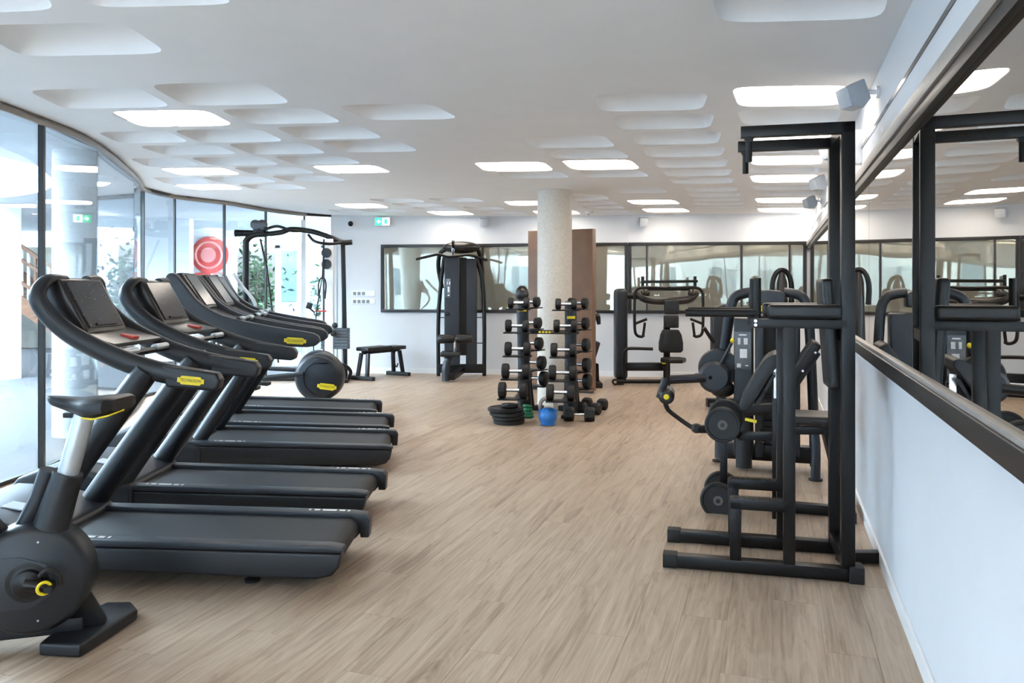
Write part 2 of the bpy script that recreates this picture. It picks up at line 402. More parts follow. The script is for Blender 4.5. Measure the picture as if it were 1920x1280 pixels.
def loop(q):
    s0 = len(coords); n = len(q)
    coords.extend([Vector(p) for p in q]); edges.extend([(s0+i, s0+(i+1) % n) for i in range(n)])
out_ceiling = [(x-.05 if k < len(GL)-1 else x, y) for k, (x, y) in enumerate(GL)]+[(-3.08, 13.8), (1.9, 13.0), (4.8, 12.7), (RWX(-5)+.2, -5)]
loop(out_ceiling)
holes = cof+[l[0] for l in lit]
for h in holes: loop(h)
for i in range(-12, 11):
    for j in range(-10, 28):
        p = (i*.5+.013, j*.5+.017)
        if inside(p, out_ceiling) and not any(abs(p[0]-h[0][0]) < 1.2 and abs(p[1]-h[0][1]) < 1.2 and inside(p, h) for h in holes): coords.append(Vector(p))
vo, eo, fo, *_ = delaunay_2d_cdt(coords, edges, [], 0, 1e-5)
def keep(f):
    c = (sum(vo[i].x for i in f)/3, sum(vo[i].y for i in f)/3)
    if not inside(c, out_ceiling): return False
    for h in holes:
        if abs(c[0]-h[0][0]) < 1.5 and abs(c[1]-h[0][1]) < 1.5 and inside(c, h): return False
    return True
ff = [list(f) for f in fo if keep(f)]
me = bpy.data.meshes.new('ceiling'); me.from_pydata([(p.x, p.y, zc(p.x, p.y)) for p in vo], [], ff)
bm = bmesh.new(); bm.from_mesh(me); bmesh.ops.recalc_face_normals(bm, faces=bm.faces)
if sum(f.normal.z for f in bm.faces) > 0: bmesh.ops.reverse_faces(bm, faces=bm.faces)
bm.to_mesh(me); bm.free(); me.shade_smooth()
me.materials.append(MAT['ceiling_plaster']); ceil = bpy.data.objects.new('ceiling', me); COL.objects.link(ceil); struct(ceil)
MB().prism([(-6, -5), (5.2, -5), (5.2, 14), (-6, 14)], 2.96, 3.05, 'xy').build('roof_slab', 'ceiling_plaster', ceil)
def coffer(q):
    n = len(q); cx = sum(p[0] for p in q)/n; cy = sum(p[1] for p in q)/n; vs_, fs = [], []
    prof = [(1, 0), (.985, .025), (.94, .055), (.84, .085), (.68, .108), (.45, .122), (.2, .128)]
    for s_, h in prof:
        for p in q:
            x = cx+(p[0]-cx)*s_; y = cy+(p[1]-cy)*s_; vs_.append((x, y, zc(x, y)+h))
    for i in range(len(prof)-1):
        for k in range(n): fs.append((i*n+k, i*n+(k+1) % n, (i+1)*n+(k+1) % n, (i+1)*n+k))
    fs.append(tuple((len(prof)-1)*n+k for k in range(n)))
    o = MB().add(vs_, fs).build('coffer', 'ceiling_plaster', ceil); o.data.shade_smooth(); return o
for q in cof: coffer(q)
for q, sk, b in lit:
    n = len(q); cx = sum(p[0] for p in q)/n; cy = sum(p[1] for p in q)/n
    mm = MB(); vs_ = []
    for s_, h in ((1, .03), (1, .012), (.97, .004)):
        for p in q:
            x = cx+(p[0]-cx)*s_; y = cy+(p[1]-cy)*s_; vs_.append((x, y, zc(x, y)+h))
    mm.add(vs_, [tuple(range(n)), tuple(2*n+k for k in range(n))]+[(i*n+k, i*n+(k+1) % n, (i+1)*n+(k+1) % n, (i+1)*n+k) for i in (0, 1) for k in range(n)])
    o = mm.build('ceiling_light', 'light_panel', flat=True)
    far = b is not None and b[2] > 365
    lab = {'A': 'glowing rounded ceiling panel above the treadmills by the glass facade', 'M': 'glowing rounded ceiling panel above the aisle near the round column', 'R': 'glowing rounded ceiling panel in the row along the mirror wall', 'B': 'unseen glowing ceiling panel added over the entrance end for ambient light'}[sk]
    if far: lab = {'A': 'glowing ceiling panel near the back wall, on the lat pulldown side', 'M': 'glowing ceiling panel near the back wall, around the round column', 'R': 'glowing ceiling panel beside the back end of the mirror wall'}[sk]
    tag(o, lab, 'ceiling light', lab.replace('panel', 'panels'))

# ------------------------------------------------------------------ walls
def along(p, q, t): return (p[0]+(q[0]-p[0])*t, p[1]+(q[1]-p[1])*t)
def strip(mb, p, q, z0, z1, d0, d1):
    """wall strip along p->q; d measured along the left-hand normal"""
    p = Vector((p[0], p[1], 0)); q = Vector((q[0], q[1], 0)); t = (q-p).normalized(); n = Vector((-t.y, t.x, 0))
    vs_ = [a+n*d+Zv*z for a in (p, q) for d in (d0, d1) for z in (z0, z1)]
    return mb.add(vs_, [(0, 1, 3, 2), (4, 6, 7, 5), (0, 4, 5, 1), (2, 3, 7, 6), (0, 2, 6, 4), (1, 5, 7, 3)])
RA, RB = (RWX(12.5), 12.5), (RWX(-5), -5)          # mirror wall, walked from the back corner; left normal points outward
rw = MB()
strip(rw, RA, RB, 0, 2.292, 0, .2); strip(rw, RA, RB, 2.314, 2.85, .045, .2)
struct(rw.build('wall_right', 'wall_paint', flat=True))
sl = MB(); strip(sl, RA, RB, 2.292, 2.314, -.004, .2); struct(sl.build('shadow_gap_strip', 'lens_black', flat=True))  # dark shadow gap in the wall, its shade painted as a black strip
bb = MB(); strip(bb, RA, RB, 0, .075, -.014, 0); struct(bb.build('baseboard_right', 'baseboard_paint', bevel=.004, flat=True))
bw = MB(); strip(bw, BW[0], BW[1], 0, 2.85, 0, .2); strip(bw, BW[1], BW[2], 0, 2.85, 0, .2); struct(bw.build('wall_back', 'wall_paint', flat=True))
bb = MB(); strip(bb, BW[0], BW[1], 0, .085, -.014, 0); strip(bb, BW[1], (4.62, 12.5), 0, .085, -.014, 0); struct(bb.build('baseboard_back', 'baseboard_paint', flat=True))
bk = MB(); strip(bk, (RWX(-5)+.2, -5), (-5.6, -5), 2.7, 2.98, 0, .2); struct(bk.build('wall_front', 'wall_paint', flat=True))
fw = struct(empty('window_17', (-3.3, -5, 0))); fw['_o'] = (-3.3, -5, 0)          # glazed entrance end of the gym
fa, fb0 = (RWX(-5)+.2, -5), (-5.6, -5)
for k in range(4):
    a, b = along(fa, fb0, k/4), along(fa, fb0, (k+1)/4)
    m = MB(); strip(m, a, b, .04, 2.7, -.004, .004); m.build('pane', 'clear_glass', fw, flat=True)
    m = MB(); m.box((a[0], a[1], 1.37), (.06, .06, 2.66)); m.build('mullion', 'frame_dark', fw)
m = MB(); strip(m, fa, fb0, -.01, .04, -.03, .03); m.build('bottom_rail', 'frame_dark', fw)

# long mirror on the right wall
mroot = struct(empty('window_20', (RA[0], RA[1], 0)), 'long dark-framed mirror band along the whole side wall', 'mirror'); mroot['_o'] = (RA[0], RA[1], 0)
for z0, z1, d, mm, nm in ((1.018, 1.082, -.04, 'frame_dark', 'bottom_rail'), (1.082, 1.10, -.03, 'frame_greige', 'bottom_bead'), (2.03, 2.075, -.035, 'frame_dark', 'top_rail'), (2.075, 2.13, -.045, 'frame_greige', 'top_trim')):
    m = MB(); strip(m, RA, RB, z0, z1, d, .0); m.build(nm, mm, mroot, bevel=.003)
ln = (Vector(RA)-Vector(RB)).length; npane = 11
for k in range(npane):
    a = along(RA, RB, k/npane+.0002); b = along(RA, RB, (k+1)/npane-.0002)
    m = MB(); strip(m, a, b, 1.10, 2.03, -.012, -.002); m.build('pane', 'mirror', mroot, flat=True)
# tinted glazing in the back wall
def hitseg(p, q, px):
    k = (px-960)/F; dx, dy = q[0]-p[0], q[1]-p[1]; t = (k*p[1]-p[0])/(dx-k*dy); return along(p, q, t)
def backwin(nm, p, q, pxs, lab):
    r = struct(empty(nm, (p[0], p[1], 0)), lab, 'window'); r['_o'] = (p[0], p[1], 0)
    for z0, z1, n_ in ((1.015, 1.065, 'bottom_rail'), (2.10, 2.15, 'top_rail')):
        m = MB(); strip(m, p, q, z0, z1, -.035, 0); m.build(n_, 'frame_dark', r, bevel=.003)
    t = (Vector(q)-Vector(p)).normalized(); ends = [p]+[hitseg(p, q, x) for x in pxs]+[q]
    for k, e in enumerate(ends):
        w = .05 if k in (0, len(ends)-1) else .022
        c0 = (e[0]-t.x*w/2, e[1]-t.y*w/2) if 0 < k < len(ends)-1 else (e if k == 0 else (e[0]-t.x*w, e[1]-t.y*w))
        m = MB(); strip(m, c0, (c0[0]+t.x*w, c0[1]+t.y*w), 1.065, 2.10, -.033, 0); m.build('mullion', 'frame_dark', r)
    for a, b in zip(ends[:-1], ends[1:]):
        m = MB(); strip(m, (a[0]+t.x*.02, a[1]+t.y*.02), (b[0]-t.x*.02, b[1]-t.y*.02), 1.06, 2.105, -.012, -.002); m.build('pane', 'tinted_mirror', r, flat=True)
backwin('window_18', hitseg(BW[0], BW[1], 715), along(BW[0], BW[1], .999), (905, 1010, 1112), 'dark-framed reflective window behind the lat pulldown machine')
backwin('window_19', along(BW[1], BW[2], .001), along(BW[1], BW[2], .985), (1213, 1390, 1480), 'dark-framed reflective window behind the chest press machine')

# ------------------------------------------------------------------ glass facade, one window per facet
for k in range(len(GL)-1):
    p, q = GL[k], GL[k+1]; r = struct(empty('window_%d' % (k+1), (p[0], p[1], 0))); r['_o'] = (p[0], p[1], 0)
    zt = min(zc(*p), zc(*q))
    m = MB(); strip(m, p, q, .03, zt-.03, -.004, .004); m.build('pane', 'facade_glass', r, flat=True)
    m = MB(); strip(m, p, q, -.01, .03, -.03, .03); m.build('bottom_rail', 'frame_dark', r)
    m = MB(); vs_ = []
    strip(m, p, q, zt-.035, zt+.12, -.02, .02); m.build('head_rail', 'frame_dark', r)
    t = (Vector(q)-Vector(p)).normalized(); w = .035 if k in (4, 5) else .018
    if k > 0 and k not in (6, 7):
        m = MB(); strip(m, (p[0]-t.x*w/2, p[1]-t.y*w/2), (p[0]+t.x*w/2, p[1]+t.y*w/2), .03, zt-.03, -.03, .012); m.build('mullion', 'frame_dark', r)
# soft grey bulkhead lip where the ceiling meets the glass
lip = MB()
lp = [Vector((x+.03, y, zc(x, y)-.035)) for x, y in GL[3:-1]]
lip.tube(smooth_path(lp, 4), .03, 6); struct(lip.build('trim_2', 'frame_greige'))

# ------------------------------------------------------------------ round mosaic column and brown partition
c = Vector(((1040-960)/F*9.85, 9.85, 0))
col_ = MB().lathe([(.213, 0), (.213, zc(c.x, c.y)+.02)], c, n=48).build('column', 'mosaic'); struct(col_, 'pale mosaic-clad round column beside the dumbbell towers', 'column')
p0, p1 = W(990, 540, 11.2), W(1111, 540, 10.75)
pt = thing('partition_panel', ((p0.x+p1.x)/2, (p0.y+p1.y)/2, 0), 'tall brown laminate partition standing behind the round column', 'partition', world=True)
m = MB(); strip(m, (p0.x, p0.y), (p1.x, p1.y), .03, 2.22, 0, .12); m.build('board', 'brown_laminate', pt, bevel=.004)
m = MB(); strip(m, (p0.x+.02, p0.y), (p1.x-.02, p1.y), 0, .03, .02, .10); m.build('plinth', 'frame_dark', pt)

# ------------------------------------------------------------------ outside: plaza, canopy, columns, stair, planting
g = MB().prism([(-60, -40), (-60, 70), (30, 70), (30, 14.0), (-3.08, 13.75)]+[(x-.04, y) for x, y in reversed(GL[:-1])]+[(30, -5.05), (30, -40)], -.2, -.015, 'xy').build('floor_outside', 'paving', flat=True); struct(g)
hole = [tuple(v)[:2] for v in smooth_path([(x, y, 0) for x, y in [(-4.3, 6.3), (-4.85, 7.6), (-5.1, 8.5), (-6.1, 10.6), (-7.7, 11.9), (-10, 12.3), (-12, 10.5), (-12.5, 7.5), (-11, 4.5), (-8, 3.2), (-5.5, 3.8), (-4.4, 5.2), (-4.3, 6.3)]], 5)[:-1]]
outl = [(x-.02, y) for x, y in GL]+[(-3.05, 18.6), (-15.5, 19), (-15.5, 2), (-9, -5)]  # far and left canopy edges stretched out to shade the visible exterior
coords, edges = [], []
loop(outl); loop(hole)
vo, eo, fo, *_ = delaunay_2d_cdt(coords, edges, [], 0, 1e-5)
m = MB(); nv = len(vo); fs = []
for f in fo:
    cc = (sum(vo[i].x for i in f)/3, sum(vo[i].y for i in f)/3)
    if inside(cc, outl) and not inside(cc, hole): fs.append(tuple(f))
m.add([(p.x, p.y, 2.76) for p in vo], fs)
n = len(hole); m.add([(x, y, 2.76) for x, y in hole]+[(x, y, 3.9) for x, y in hole], [(i, (i+1) % n, (i+1) % n+n, i+n) for i in range(n)])  # opening rim made deep to cut the sky light on the plaza
struct(m.build('ceiling_outside', 'soffit', flat=True))
for X, Y in ((-8.06, 12.75), (-4.28, 7.85), (-8.6, 2.2)):
    o = MB().lathe([(.205, -.015), (.205, 2.77)], (X, Y, 0), n=40).build('column', 'mosaic_white')
    struct(o, {12.75: 'round mosaic column outside beside the wooden stair', 7.85: 'round mosaic column just outside the glass beside the treadmills', 2.2: 'round mosaic column outside on the near plaza'}[Y], 'column')
# stair: descends to the right behind the first column
st = thing('outdoor_stair', (-7.9, 14.2, -.015), 'wooden stair with slatted railing outside beyond the glass', 'stair', world=True)
a, b = Vector((-9.6, 14.2, 1.75)), Vector((-7.2, 14.2, .12))
MB().bar(a, b, .06, .26).build('stringer', 'stair_wood', st); MB().bar(a+Vector((0, 1.1, 0)), b+Vector((0, 1.1, 0)), .06, .26).build('stringer', 'stair_wood', st)
for hz in (.38, .78, 1.02): MB().bar(a+Zv*hz, b+Zv*hz, .05, .06).build('handrail' if hz > 1 else 'rail', 'stair_wood', st)
for k in range(20):
    p = a.lerp(b, (k+.5)/20); MB().bar(p+Zv*.1, p+Zv*1.0, .035, .035).build('baluster', 'white_metal' if k % 3 else 'stair_wood', st)
for k in range(9):
    p = a.lerp(b, (k+.5)/9); MB().box(p+Vector((0, .55, .02)), (.3, 1.05, .04)).build('tread', 'stair_wood', st)
# white wall and garden screens beyond the far glazing
tag(MB().box((-7.35, 15.6, 1.5), (2.2, .2, 3.0)).build('boundary_wall', 'soffit'), 'plain white rendered wall outside between stair and planting', 'wall')
tag(MB().box((-9.2, 19.2, 1.2), (7.2, .3, 2.4)).build('boundary_wall', 'far_stone'), 'long pale stone wall far behind the outdoor stair', 'wall')
def facade(p, q, h, lab, nwin):
    t = thing('neighbour_building', ((p[0]+q[0])/2, (p[1]+q[1])/2, -.015), lab, 'building', world=True)
    m = MB(); strip(m, p, q, -.015, h, 0, .4); m.build('wall', 'far_wall', t, flat=True)
    for k in range(nwin):
        a, b = along(p, q, (k+.3)/nwin), along(p, q, (k+.7)/nwin)
        for z in (1.0, 4.2):
            if z+1.6 < h: m = MB(); strip(m, a, b, z, z+1.6, -.03, .02); m.build('window', 'screen_glass', t)
    m = MB(); strip(m, p, q, h, h+.3, -.15, .5); m.build('cornice', 'far_wall', t)
facade((-22, 25), (4, 25), 5.5, 'pale two-storey facade across the garden behind the shrubs', 8)
facade((-24, -22), (-24, 24), 7.5, 'long pale facade on the far side of the plaza beyond the stair', 14)
facade((22, -17), (-22, -17), 7.0, 'pale facade facing the entrance end of the gym', 12)
sp = W(393, 478, 16.0)
sg = thing('round_sign', (sp.x, sp.y, -.015), 'red round emblem on a white panel outside the glass', 'sign', world=True)
MB().box((sp.x, sp.y+.06, 1.42), (1.05, .05, 2.3)).build('panel', 'white_plastic', sg)
for s_ in (-.45, .45): MB().box((sp.x+s_, sp.y+.06, .14), (.06, .06, .31)).build('post', 'grey_plastic', sg)
MB().lathe([(.37, 0), (.37, .03)], (sp.x, sp.y, sp.z), (0, 1, 0), 40).build('disc', 'red', sg)
MB().torus((sp.x-.02, sp.y-.005, sp.z), (0, 1, 0), .26, .025, 40).build('ring', 'pink', sg)
MB().lathe([(.15, -.02), (.15, 0)], (sp.x-.02, sp.y-.004, sp.z), (0, 1, 0), 32).build('centre', 'pink', sg)
for k, (x, z, w, h) in enumerate(((-.14, -.5, .3, .3), (.16, -.52, .2, .36), (.02, -.82, .26, .16))): MB().box((sp.x+x, sp.y+.022, sp.z+z), (w, .016, h)).build('printed_block', 'red' if k != 1 else 'pink', sg)
# white door leaf and frame by the corner
dp = (-3.85, 14.6)
d_ = struct(empty('door_1', (dp[0], dp[1], 0))); d_['_o'] = (dp[0], dp[1], 0)
for x in (-.42, .42): MB().box((dp[0]+x, dp[1], 1.1), (.09, .08, 2.2)).build('jamb', 'white_metal', d_)
MB().box((dp[0], dp[1], 2.2), (.93, .08, .1)).build('head', 'white_metal', d_); MB().box((dp[0], dp[1], .12), (.76, .06, .24)).build('kick_panel', 'white_metal', d_)
MB().box((dp[0], dp[1], 1.19), (.76, .012, 1.92)).build('pane', 'facade_glass', d_)
MB().bar((dp[0]-.36, dp[1]-.06, 1.05), (dp[0]-.24, dp[1]-.06, 1.05), .02, .02).build('handle', 'chrome', d_)
pp = GL[12]
tag(MB().box((pp[0]-.0, pp[1], 1.28), (.07, .07, 2.55)).build('door_post', 'white_metal'), 'white door post at the end of the glass facade', 'post')['kind'] = 'structure'
def shrub(x, y, h, rad, lab, nl=700):
    t = thing('shrub', (x, y, -.015), lab, 'shrub', world=True)
    for k in range(4):
        a = k*1.7; MB().tube([(x, y, -.015), (x+.1*math.cos(a), y+.1*math.sin(a), h*.4), (x+rad*.5*math.cos(a), y+rad*.5*math.sin(a), h*.8)], [.03, .02, .008], 6).build('stem', 'bark', t)
    m = MB()
    for k in range(nl):
        v = Vector((random.gauss(0, .45), random.gauss(0, .45), random.gauss(0, .45)))
        c = Vector((x+v.x*rad, y+v.y*rad, max(.1, h*.58+v.z*h*.42))); s_ = .05+random.random()*.07
        R = Rz(random.random()*6.3) @ Rx(random.uniform(-1, 1)) @ Ry(random.uniform(-1, 1))
        m.add([c+R @ Vector(p)*s_ for p in ((-1, 0, 0), (0, -.4, .1), (1, 0, 0), (0, .4, .1))], [(0, 1, 2, 3)])
    o = m.build('foliage', 'leaf', t, flat=True); o['kind'] = 'stuff'
shrub(-7.3, 17.2, 2.5, .55, 'green shrub beside the round red sign, on the stair side'); shrub(-5.4, 16.9, 2.2, .45, 'green shrub beside the round red sign, on the door side')
shrub(-3.9, 17.9, 1.9, .6, 'low green shrub behind the white garden door'); shrub(-7.0, 21, 3.0, .9, 'tall green shrub in front of the white facade', 900); shrub(-4.2, 21.5, 3.2, .8, 'loose tall shrub behind the garden door', 900)

# ------------------------------------------------------------------ treadmills
def mirror_y(fn):
    for s_ in (-1, 1): fn(s_)
def common_deck(t, wid, shell, x0, slope):
    """deck along -x from the tail at x=0; wid = half width"""
    top = lambda x: .205+(-x)*slope
    for s_ in (-1, 1):
        a, b = s_*(wid-.075), s_*wid
        prof = [(x0+.35, .12), (-.12, .055), (-.045, .07), (-.012, .11), (.004, top(0)-.03), (x0+.35, top(x0+.35)-.03)]
        sk = MB().prism(prof, a, b).build('side_skirt', shell, t, bevel=.014, seg=3)
        rp = [(x0+.5, top(x0+.5)-.026), (-.07, top(0)-.026), (-.025, top(0)-.05), (-.015, top(0)-.125), (.03, top(0)-.125), (.036, top(0)-.03), (.016, top(0)-.002), (-.06, top(0)+.006), (x0+.5, top(x0+.5)+.006)]
        if s_ < 0: rp = [(x0+.5, top(x0+.5)-.026), (-.01, top(0)-.026), (.012, top(0)-.018), (.004, top(0)-.004), (-.06, top(0)+.006), (x0+.5, top(x0+.5)+.006)]
        rl = MB().prism(rp, a*.985, b*1.01).build('foot_rail', 'slate_plastic', t, bevel=.006)
        for k, (d, w) in enumerate(((.0, .012), (.03, .03), (.075, .075), (.165, .03), (.21, .012))):
            x = -.30+d-(1.02 if s_ < 0 else 0)
            MB().prism([(x, top(x)+.0065), (x+w, top(x+w)+.0065), (x+w, top(x+w)+.008), (x, top(x)+.008)], (a+b)/2-.012, (a+b)/2+.012).build('rail_marking', 'white_print', rl)
        ft = MB().lathe([(.012, .02), (.012, .09)], (-.46, s_*(wid-.14), 0), n=10).build('foot_stem', 'chrome', t)
        MB().lathe([(.038, 0), (.038, .012), (.02, .022)], (-.46, s_*(wid-.14), 0), n=18).build('foot_pad', 'rubber', ft)
        MB().lathe([(.05, -.02), (.05, .02)], (x0+.35, s_*(wid-.06), .05), (0, 1, 0), 18).build('wheel', 'rubber', t)
    w2 = wid-.075
    belt = [(x0+.45, .13), (-.09, .085)]
    for k in range(7):
        a = -math.pi/2+k*math.pi/6; belt.append((-.075+.055*math.cos(a), .135+.055*math.sin(a)))
    belt += [(-.12, top(0)-.016), (x0+.45, top(x0+.45)-.016)]
    MB().prism(belt, -w2, w2).build('belt', 'belt', t)
def treadmill_a(loc, lab):
    t = thing('treadmill', loc, lab, 'treadmill'); x0 = -2.12; wd = .315
    common_deck(t, wd, 'slate_dark', x0, .028)
    hood = [(x0, .06), (x0-.02, .2), (x0+.06, .30), (x0+.22, .355), (x0+.45, .345), (x0+.62, .30), (x0+.74, .255), (x0+.74, .09)]
    hd = MB().prism(hood, -.34, .34).build('motor_hood', 'slate_plastic', t, bevel=.035, seg=4)
    MB().box((x0+.5, -.1, .338), (.16, .1, .006), Ry(.17)).build('hood_label', 'grey_plastic', hd)
    for s_ in (-1, 1):
        y = s_*.285
        MB().tube([(-1.47, y, .27), (-1.2, y, .655), (-.92, y, 1.035)], [.066, .062, .058], 18).build('upright', 'slate_dark', t)
        P = smooth_path([(-1.415, y*.35, 1.463), (-1.425, y*.8, 1.458), (-1.44, y, 1.385), (-1.395, y, 1.30), (-1.30, y, 1.215), (-1.17, y, 1.14), (-1.01, y, 1.07), (-.83, y, 1.018), (-.66, y, .99)], 5)
        arm = MB().tube(P, [.026, .034, .042, .044, .046, .048, .05, .05, .048], 14, .8).build('arm', 'slate_dark', t)
        MB().prism([(-.82, .957), (-.60, .937), (-.575, .95), (-.565, .99), (-.585, 1.022), (-.66, 1.034), (-.84, 1.06)], y-.037, y+.037).build('grip_end', 'slate_dark', arm, bevel=.016, seg=3)
        badge(t, (-.70, y-.0385 if s_ < 0 else y+.0385, .988), .125, .04, .09, -1 if s_ < 0 else 1)
    con = MB().prism([(-1.475, 1.40), (-1.46, 1.45), (-1.42, 1.472), (-1.385, 1.462), (-1.245, 1.20), (-1.28, 1.175), (-1.33, 1.19)], -.20, .20).build('console', 'bronze_plastic', t, bevel=.012, seg=3)
    n = Vector((.262, 0, .14)).normalized(); cc = Vector((-1.318, 0, 1.337)); R = Ry(math.atan2(.262, .14))
    MB().box(cc+n*.004, (.255, .33, .008), R).build('screen', 'screen', con)
    MB().box(cc+n*.01+Vector((.053, 0, -.1)), (.012, .2, .012), R).build('book_ledge', 'black_gloss', con)
    MB().prism([(-1.30, 1.19), (-1.2, 1.155), (-1.09, 1.135), (-1.09, 1.155), (-1.18, 1.18), (-1.28, 1.215)], -.255, .255).build('tray', 'bronze_plastic', t, bevel=.005)
    MB().box((-1.15, .02, 1.175), (.07, .06, .014), Ry(.2)).build('stop_tab', 'red', t)
    MB().tube([(-1.06, -.27, 1.10), (-1.06, .27, 1.10)], .017, 12).build('crossbar', 'black_gloss', t)
    for y in (-.17, .17): MB().tube([(-1.06, y-.07, 1.11), (-1.06, y+.07, 1.11)], .02, 12).build('pulse_sensor', 'silver', t)
    return t
ta = treadmill_a((-.80, 4.06, 0), 'charcoal treadmill beside the exercise bike, first of the treadmill row')
tb = treadmill_a((-.87, 5.07, 0), 'charcoal treadmill between two others, with tube arms and lit-free screen, second of the row')
tb['label'] = 'charcoal tube-armed treadmill standing between the bike-side treadmill and the panel-armed ones'
def treadmill_b(loc, lab):
    t = thing('treadmill', loc, lab, 'treadmill'); x0 = -2.15; wd = .37
    common_deck(t, wd, 'slate_dark', x0, .045)
    hood = [(x0, .06), (x0-.02, .22), (x0+.08, .33), (x0+.25, .375), (x0+.45, .35), (x0+.66, .28), (x0+.74, .25), (x0+.74, .09)]
    MB().prism(hood, -.39, .39).build('motor_hood', 'slate_plastic', t, bevel=.05, seg=4)
    px_up = [(322, 511), (340, 533), (364, 566), (398, 588), (437, 600), (505, 614), (570, 624), (583, 630)]
    px_lo = [(587, 641), (574, 652), (519, 650), (477, 643), (421, 628), (364, 602), (328, 574), (308, 546), (304, 526), (310, 513)]
    poly = []
    for x, y in smooth_path([(a, b, 0) for a, b in px_up], 3)[:0] or [(a, b) for a, b in px_up+px_lo]:
        p = W(x, y, 6.08); poly.append((p.x+.97, p.z))
    poly = chaikin(poly, 1, .22)
    for s_ in (-1, 1):
        y = s_*.29
        arm = MB().prism(poly, y-.04, y+.04).build('arm', 'slate_plastic', t, bevel=.012, seg=3)
        MB().tube([(-1.45, y*.92, .27), (-1.2, y*.92, .66), (-.98, y*.92, 1.04)], .055, 16).build('upright', 'slate_dark', t)
        badge(t, (-.73, y-.0415 if s_ < 0 else y+.0415, 1.018), .165, .05, .07, -1 if s_ < 0 else 1)
    con = MB().prism([(-1.67, 1.49), (-1.64, 1.535), (-1.60, 1.54), (-1.42, 1.27), (-1.45, 1.24), (-1.5, 1.26)], -.19, .19).build('console', 'bronze_plastic', t, bevel=.01)
    n = Vector((.27, 0, .18)).normalized(); R = Ry(math.atan2(.27, .18))
    MB().box(Vector((-1.51, 0, 1.405))+n*.004, (.28, .30, .008), R).build('screen', 'screen', con)
    MB().prism([(-1.47, 1.24), (-1.3, 1.17), (-1.2, 1.15), (-1.2, 1.17), (-1.3, 1.195), (-1.45, 1.265)], -.26, .26).build('tray', 'bronze_plastic', t)
    MB().tube([(-1.16, -.28, 1.18), (-1.16, .28, 1.18)], .02, 12).build('crossbar', 'black_gloss', t)
    for y in (-.16, .16): MB().tube([(-1.16, y-.06, 1.18), (-1.16, y+.06, 1.18)], .023, 12).build('pulse_sensor', 'silver', t)
    return t
tc_ = treadmill_b((-.97, 6.52, 0), 'panel-armed charcoal treadmill with a yellow badge, next to the tube-armed ones')
td = copy_tree(tc_); td.location = (-1.13, 7.40, 0); td['label'] = 'panel-armed charcoal treadmill in the middle of three alike'
te = copy_tree(tc_); te.location = (-1.40, 8.34, 0); te['label'] = 'panel-armed charcoal treadmill next to the elliptical trainer'
for t in (tc_, td, te): t.rotation_euler = (0, 0, math.radians(7))
for t in (ta, tb, tc_, td, te): t['group'] = 'row of treadmills facing the glass facade'

# ------------------------------------------------------------------ exercise bike in the foreground
bk_ = thing('exercise_bike', (-1.86, 3.13, 0), 'dark exercise bike with round flywheel housing and silver seat post', 'exercise bike', world=True)
Yb = 3.13
cw = W(66, 1077, Yb)
wl = MB().lathe([(.0, -.085), (.185, -.085), (.2, -.075), (.212, -.05), (.214, .05), (.2, .075), (.185, .085), (0, .085)], cw, Rz(.30) @ Vector((0, 1, 0)), 56).build('flywheel_housing', 'slate_dark', bk_)
ax = Rz(.30) @ Vector((0, -1, 0)); sx = Rz(.30) @ Vector((1, 0, 0))
MB().lathe([(.075, .078), (.075, .09), (.06, .091), (.055, .08)], cw+sx*-.005, ax, 36).build('hub_ring', 'black_metal', wl)
for q in ((.03, .15), (.03, -.15), (-.13, .11)):
    MB().lathe([(.004, .084), (.004, .088)], cw+sx*q[0]+Zv*q[1], ax, 10).build('screw', 'silver', wl)
hub = cw+ax*.085
MB().prism([(-.2, .05), (-.02, .05), (.05, .03), (.075, 0), (.05, -.04), (-.02, -.055), (-.2, -.055)], 0, .004).v
cv = MB(); cvp = [(-.19, .10), (-.03, .098), (.06, .065), (.092, 0), (.07, -.06), (0, -.10), (-.19, -.10)]
cv.add([cw+sx*x+Zv*z+ax*d for d in (.083, .09) for x, z in cvp], [tuple(range(7)), tuple(range(13, 6, -1))]+[(i, (i+1) % 7, (i+1) % 7+7, i+7) for i in range(7)])
cv.build('side_cover', 'slate_plastic', wl, bevel=.003)
MB().lathe([(.052, .09), (.05, .115), (.03, .125), (0, .126)], cw, ax, 24).build('crank_hub', 'black_metal', bk_)
MB().tube([cw+ax*.11, cw+ax*.125+sx*.04+Zv*-.005, cw+ax*.13+sx*.075-Zv*.006], [.03, .022, .02], 12).build('crank_arm', 'black_metal', bk_)
pd = MB().box(cw+ax*.15+sx*.085-Zv*.005, (.03, .07, .025), Rz(.3)).build('pedal', 'rubber', bk_, bevel=.006)
MB().torus(cw+ax*.17+sx*.07-Zv*.0, Rz(-.3) @ Vector((1, -.6, 0)), .022, .006, 20, 6).build('pedal_tag', 'yellow', pd)
MB().tube(smooth_path([cw+ax*.15+sx*.05+Zv*.04, cw+ax*.16+sx*.08+Zv*.065, cw+ax*.15+sx*.115+Zv*.04, cw+ax*.14+sx*.12+Zv*-.0], 5), .009, 8).build('pedal_strap', 'rubber', pd)
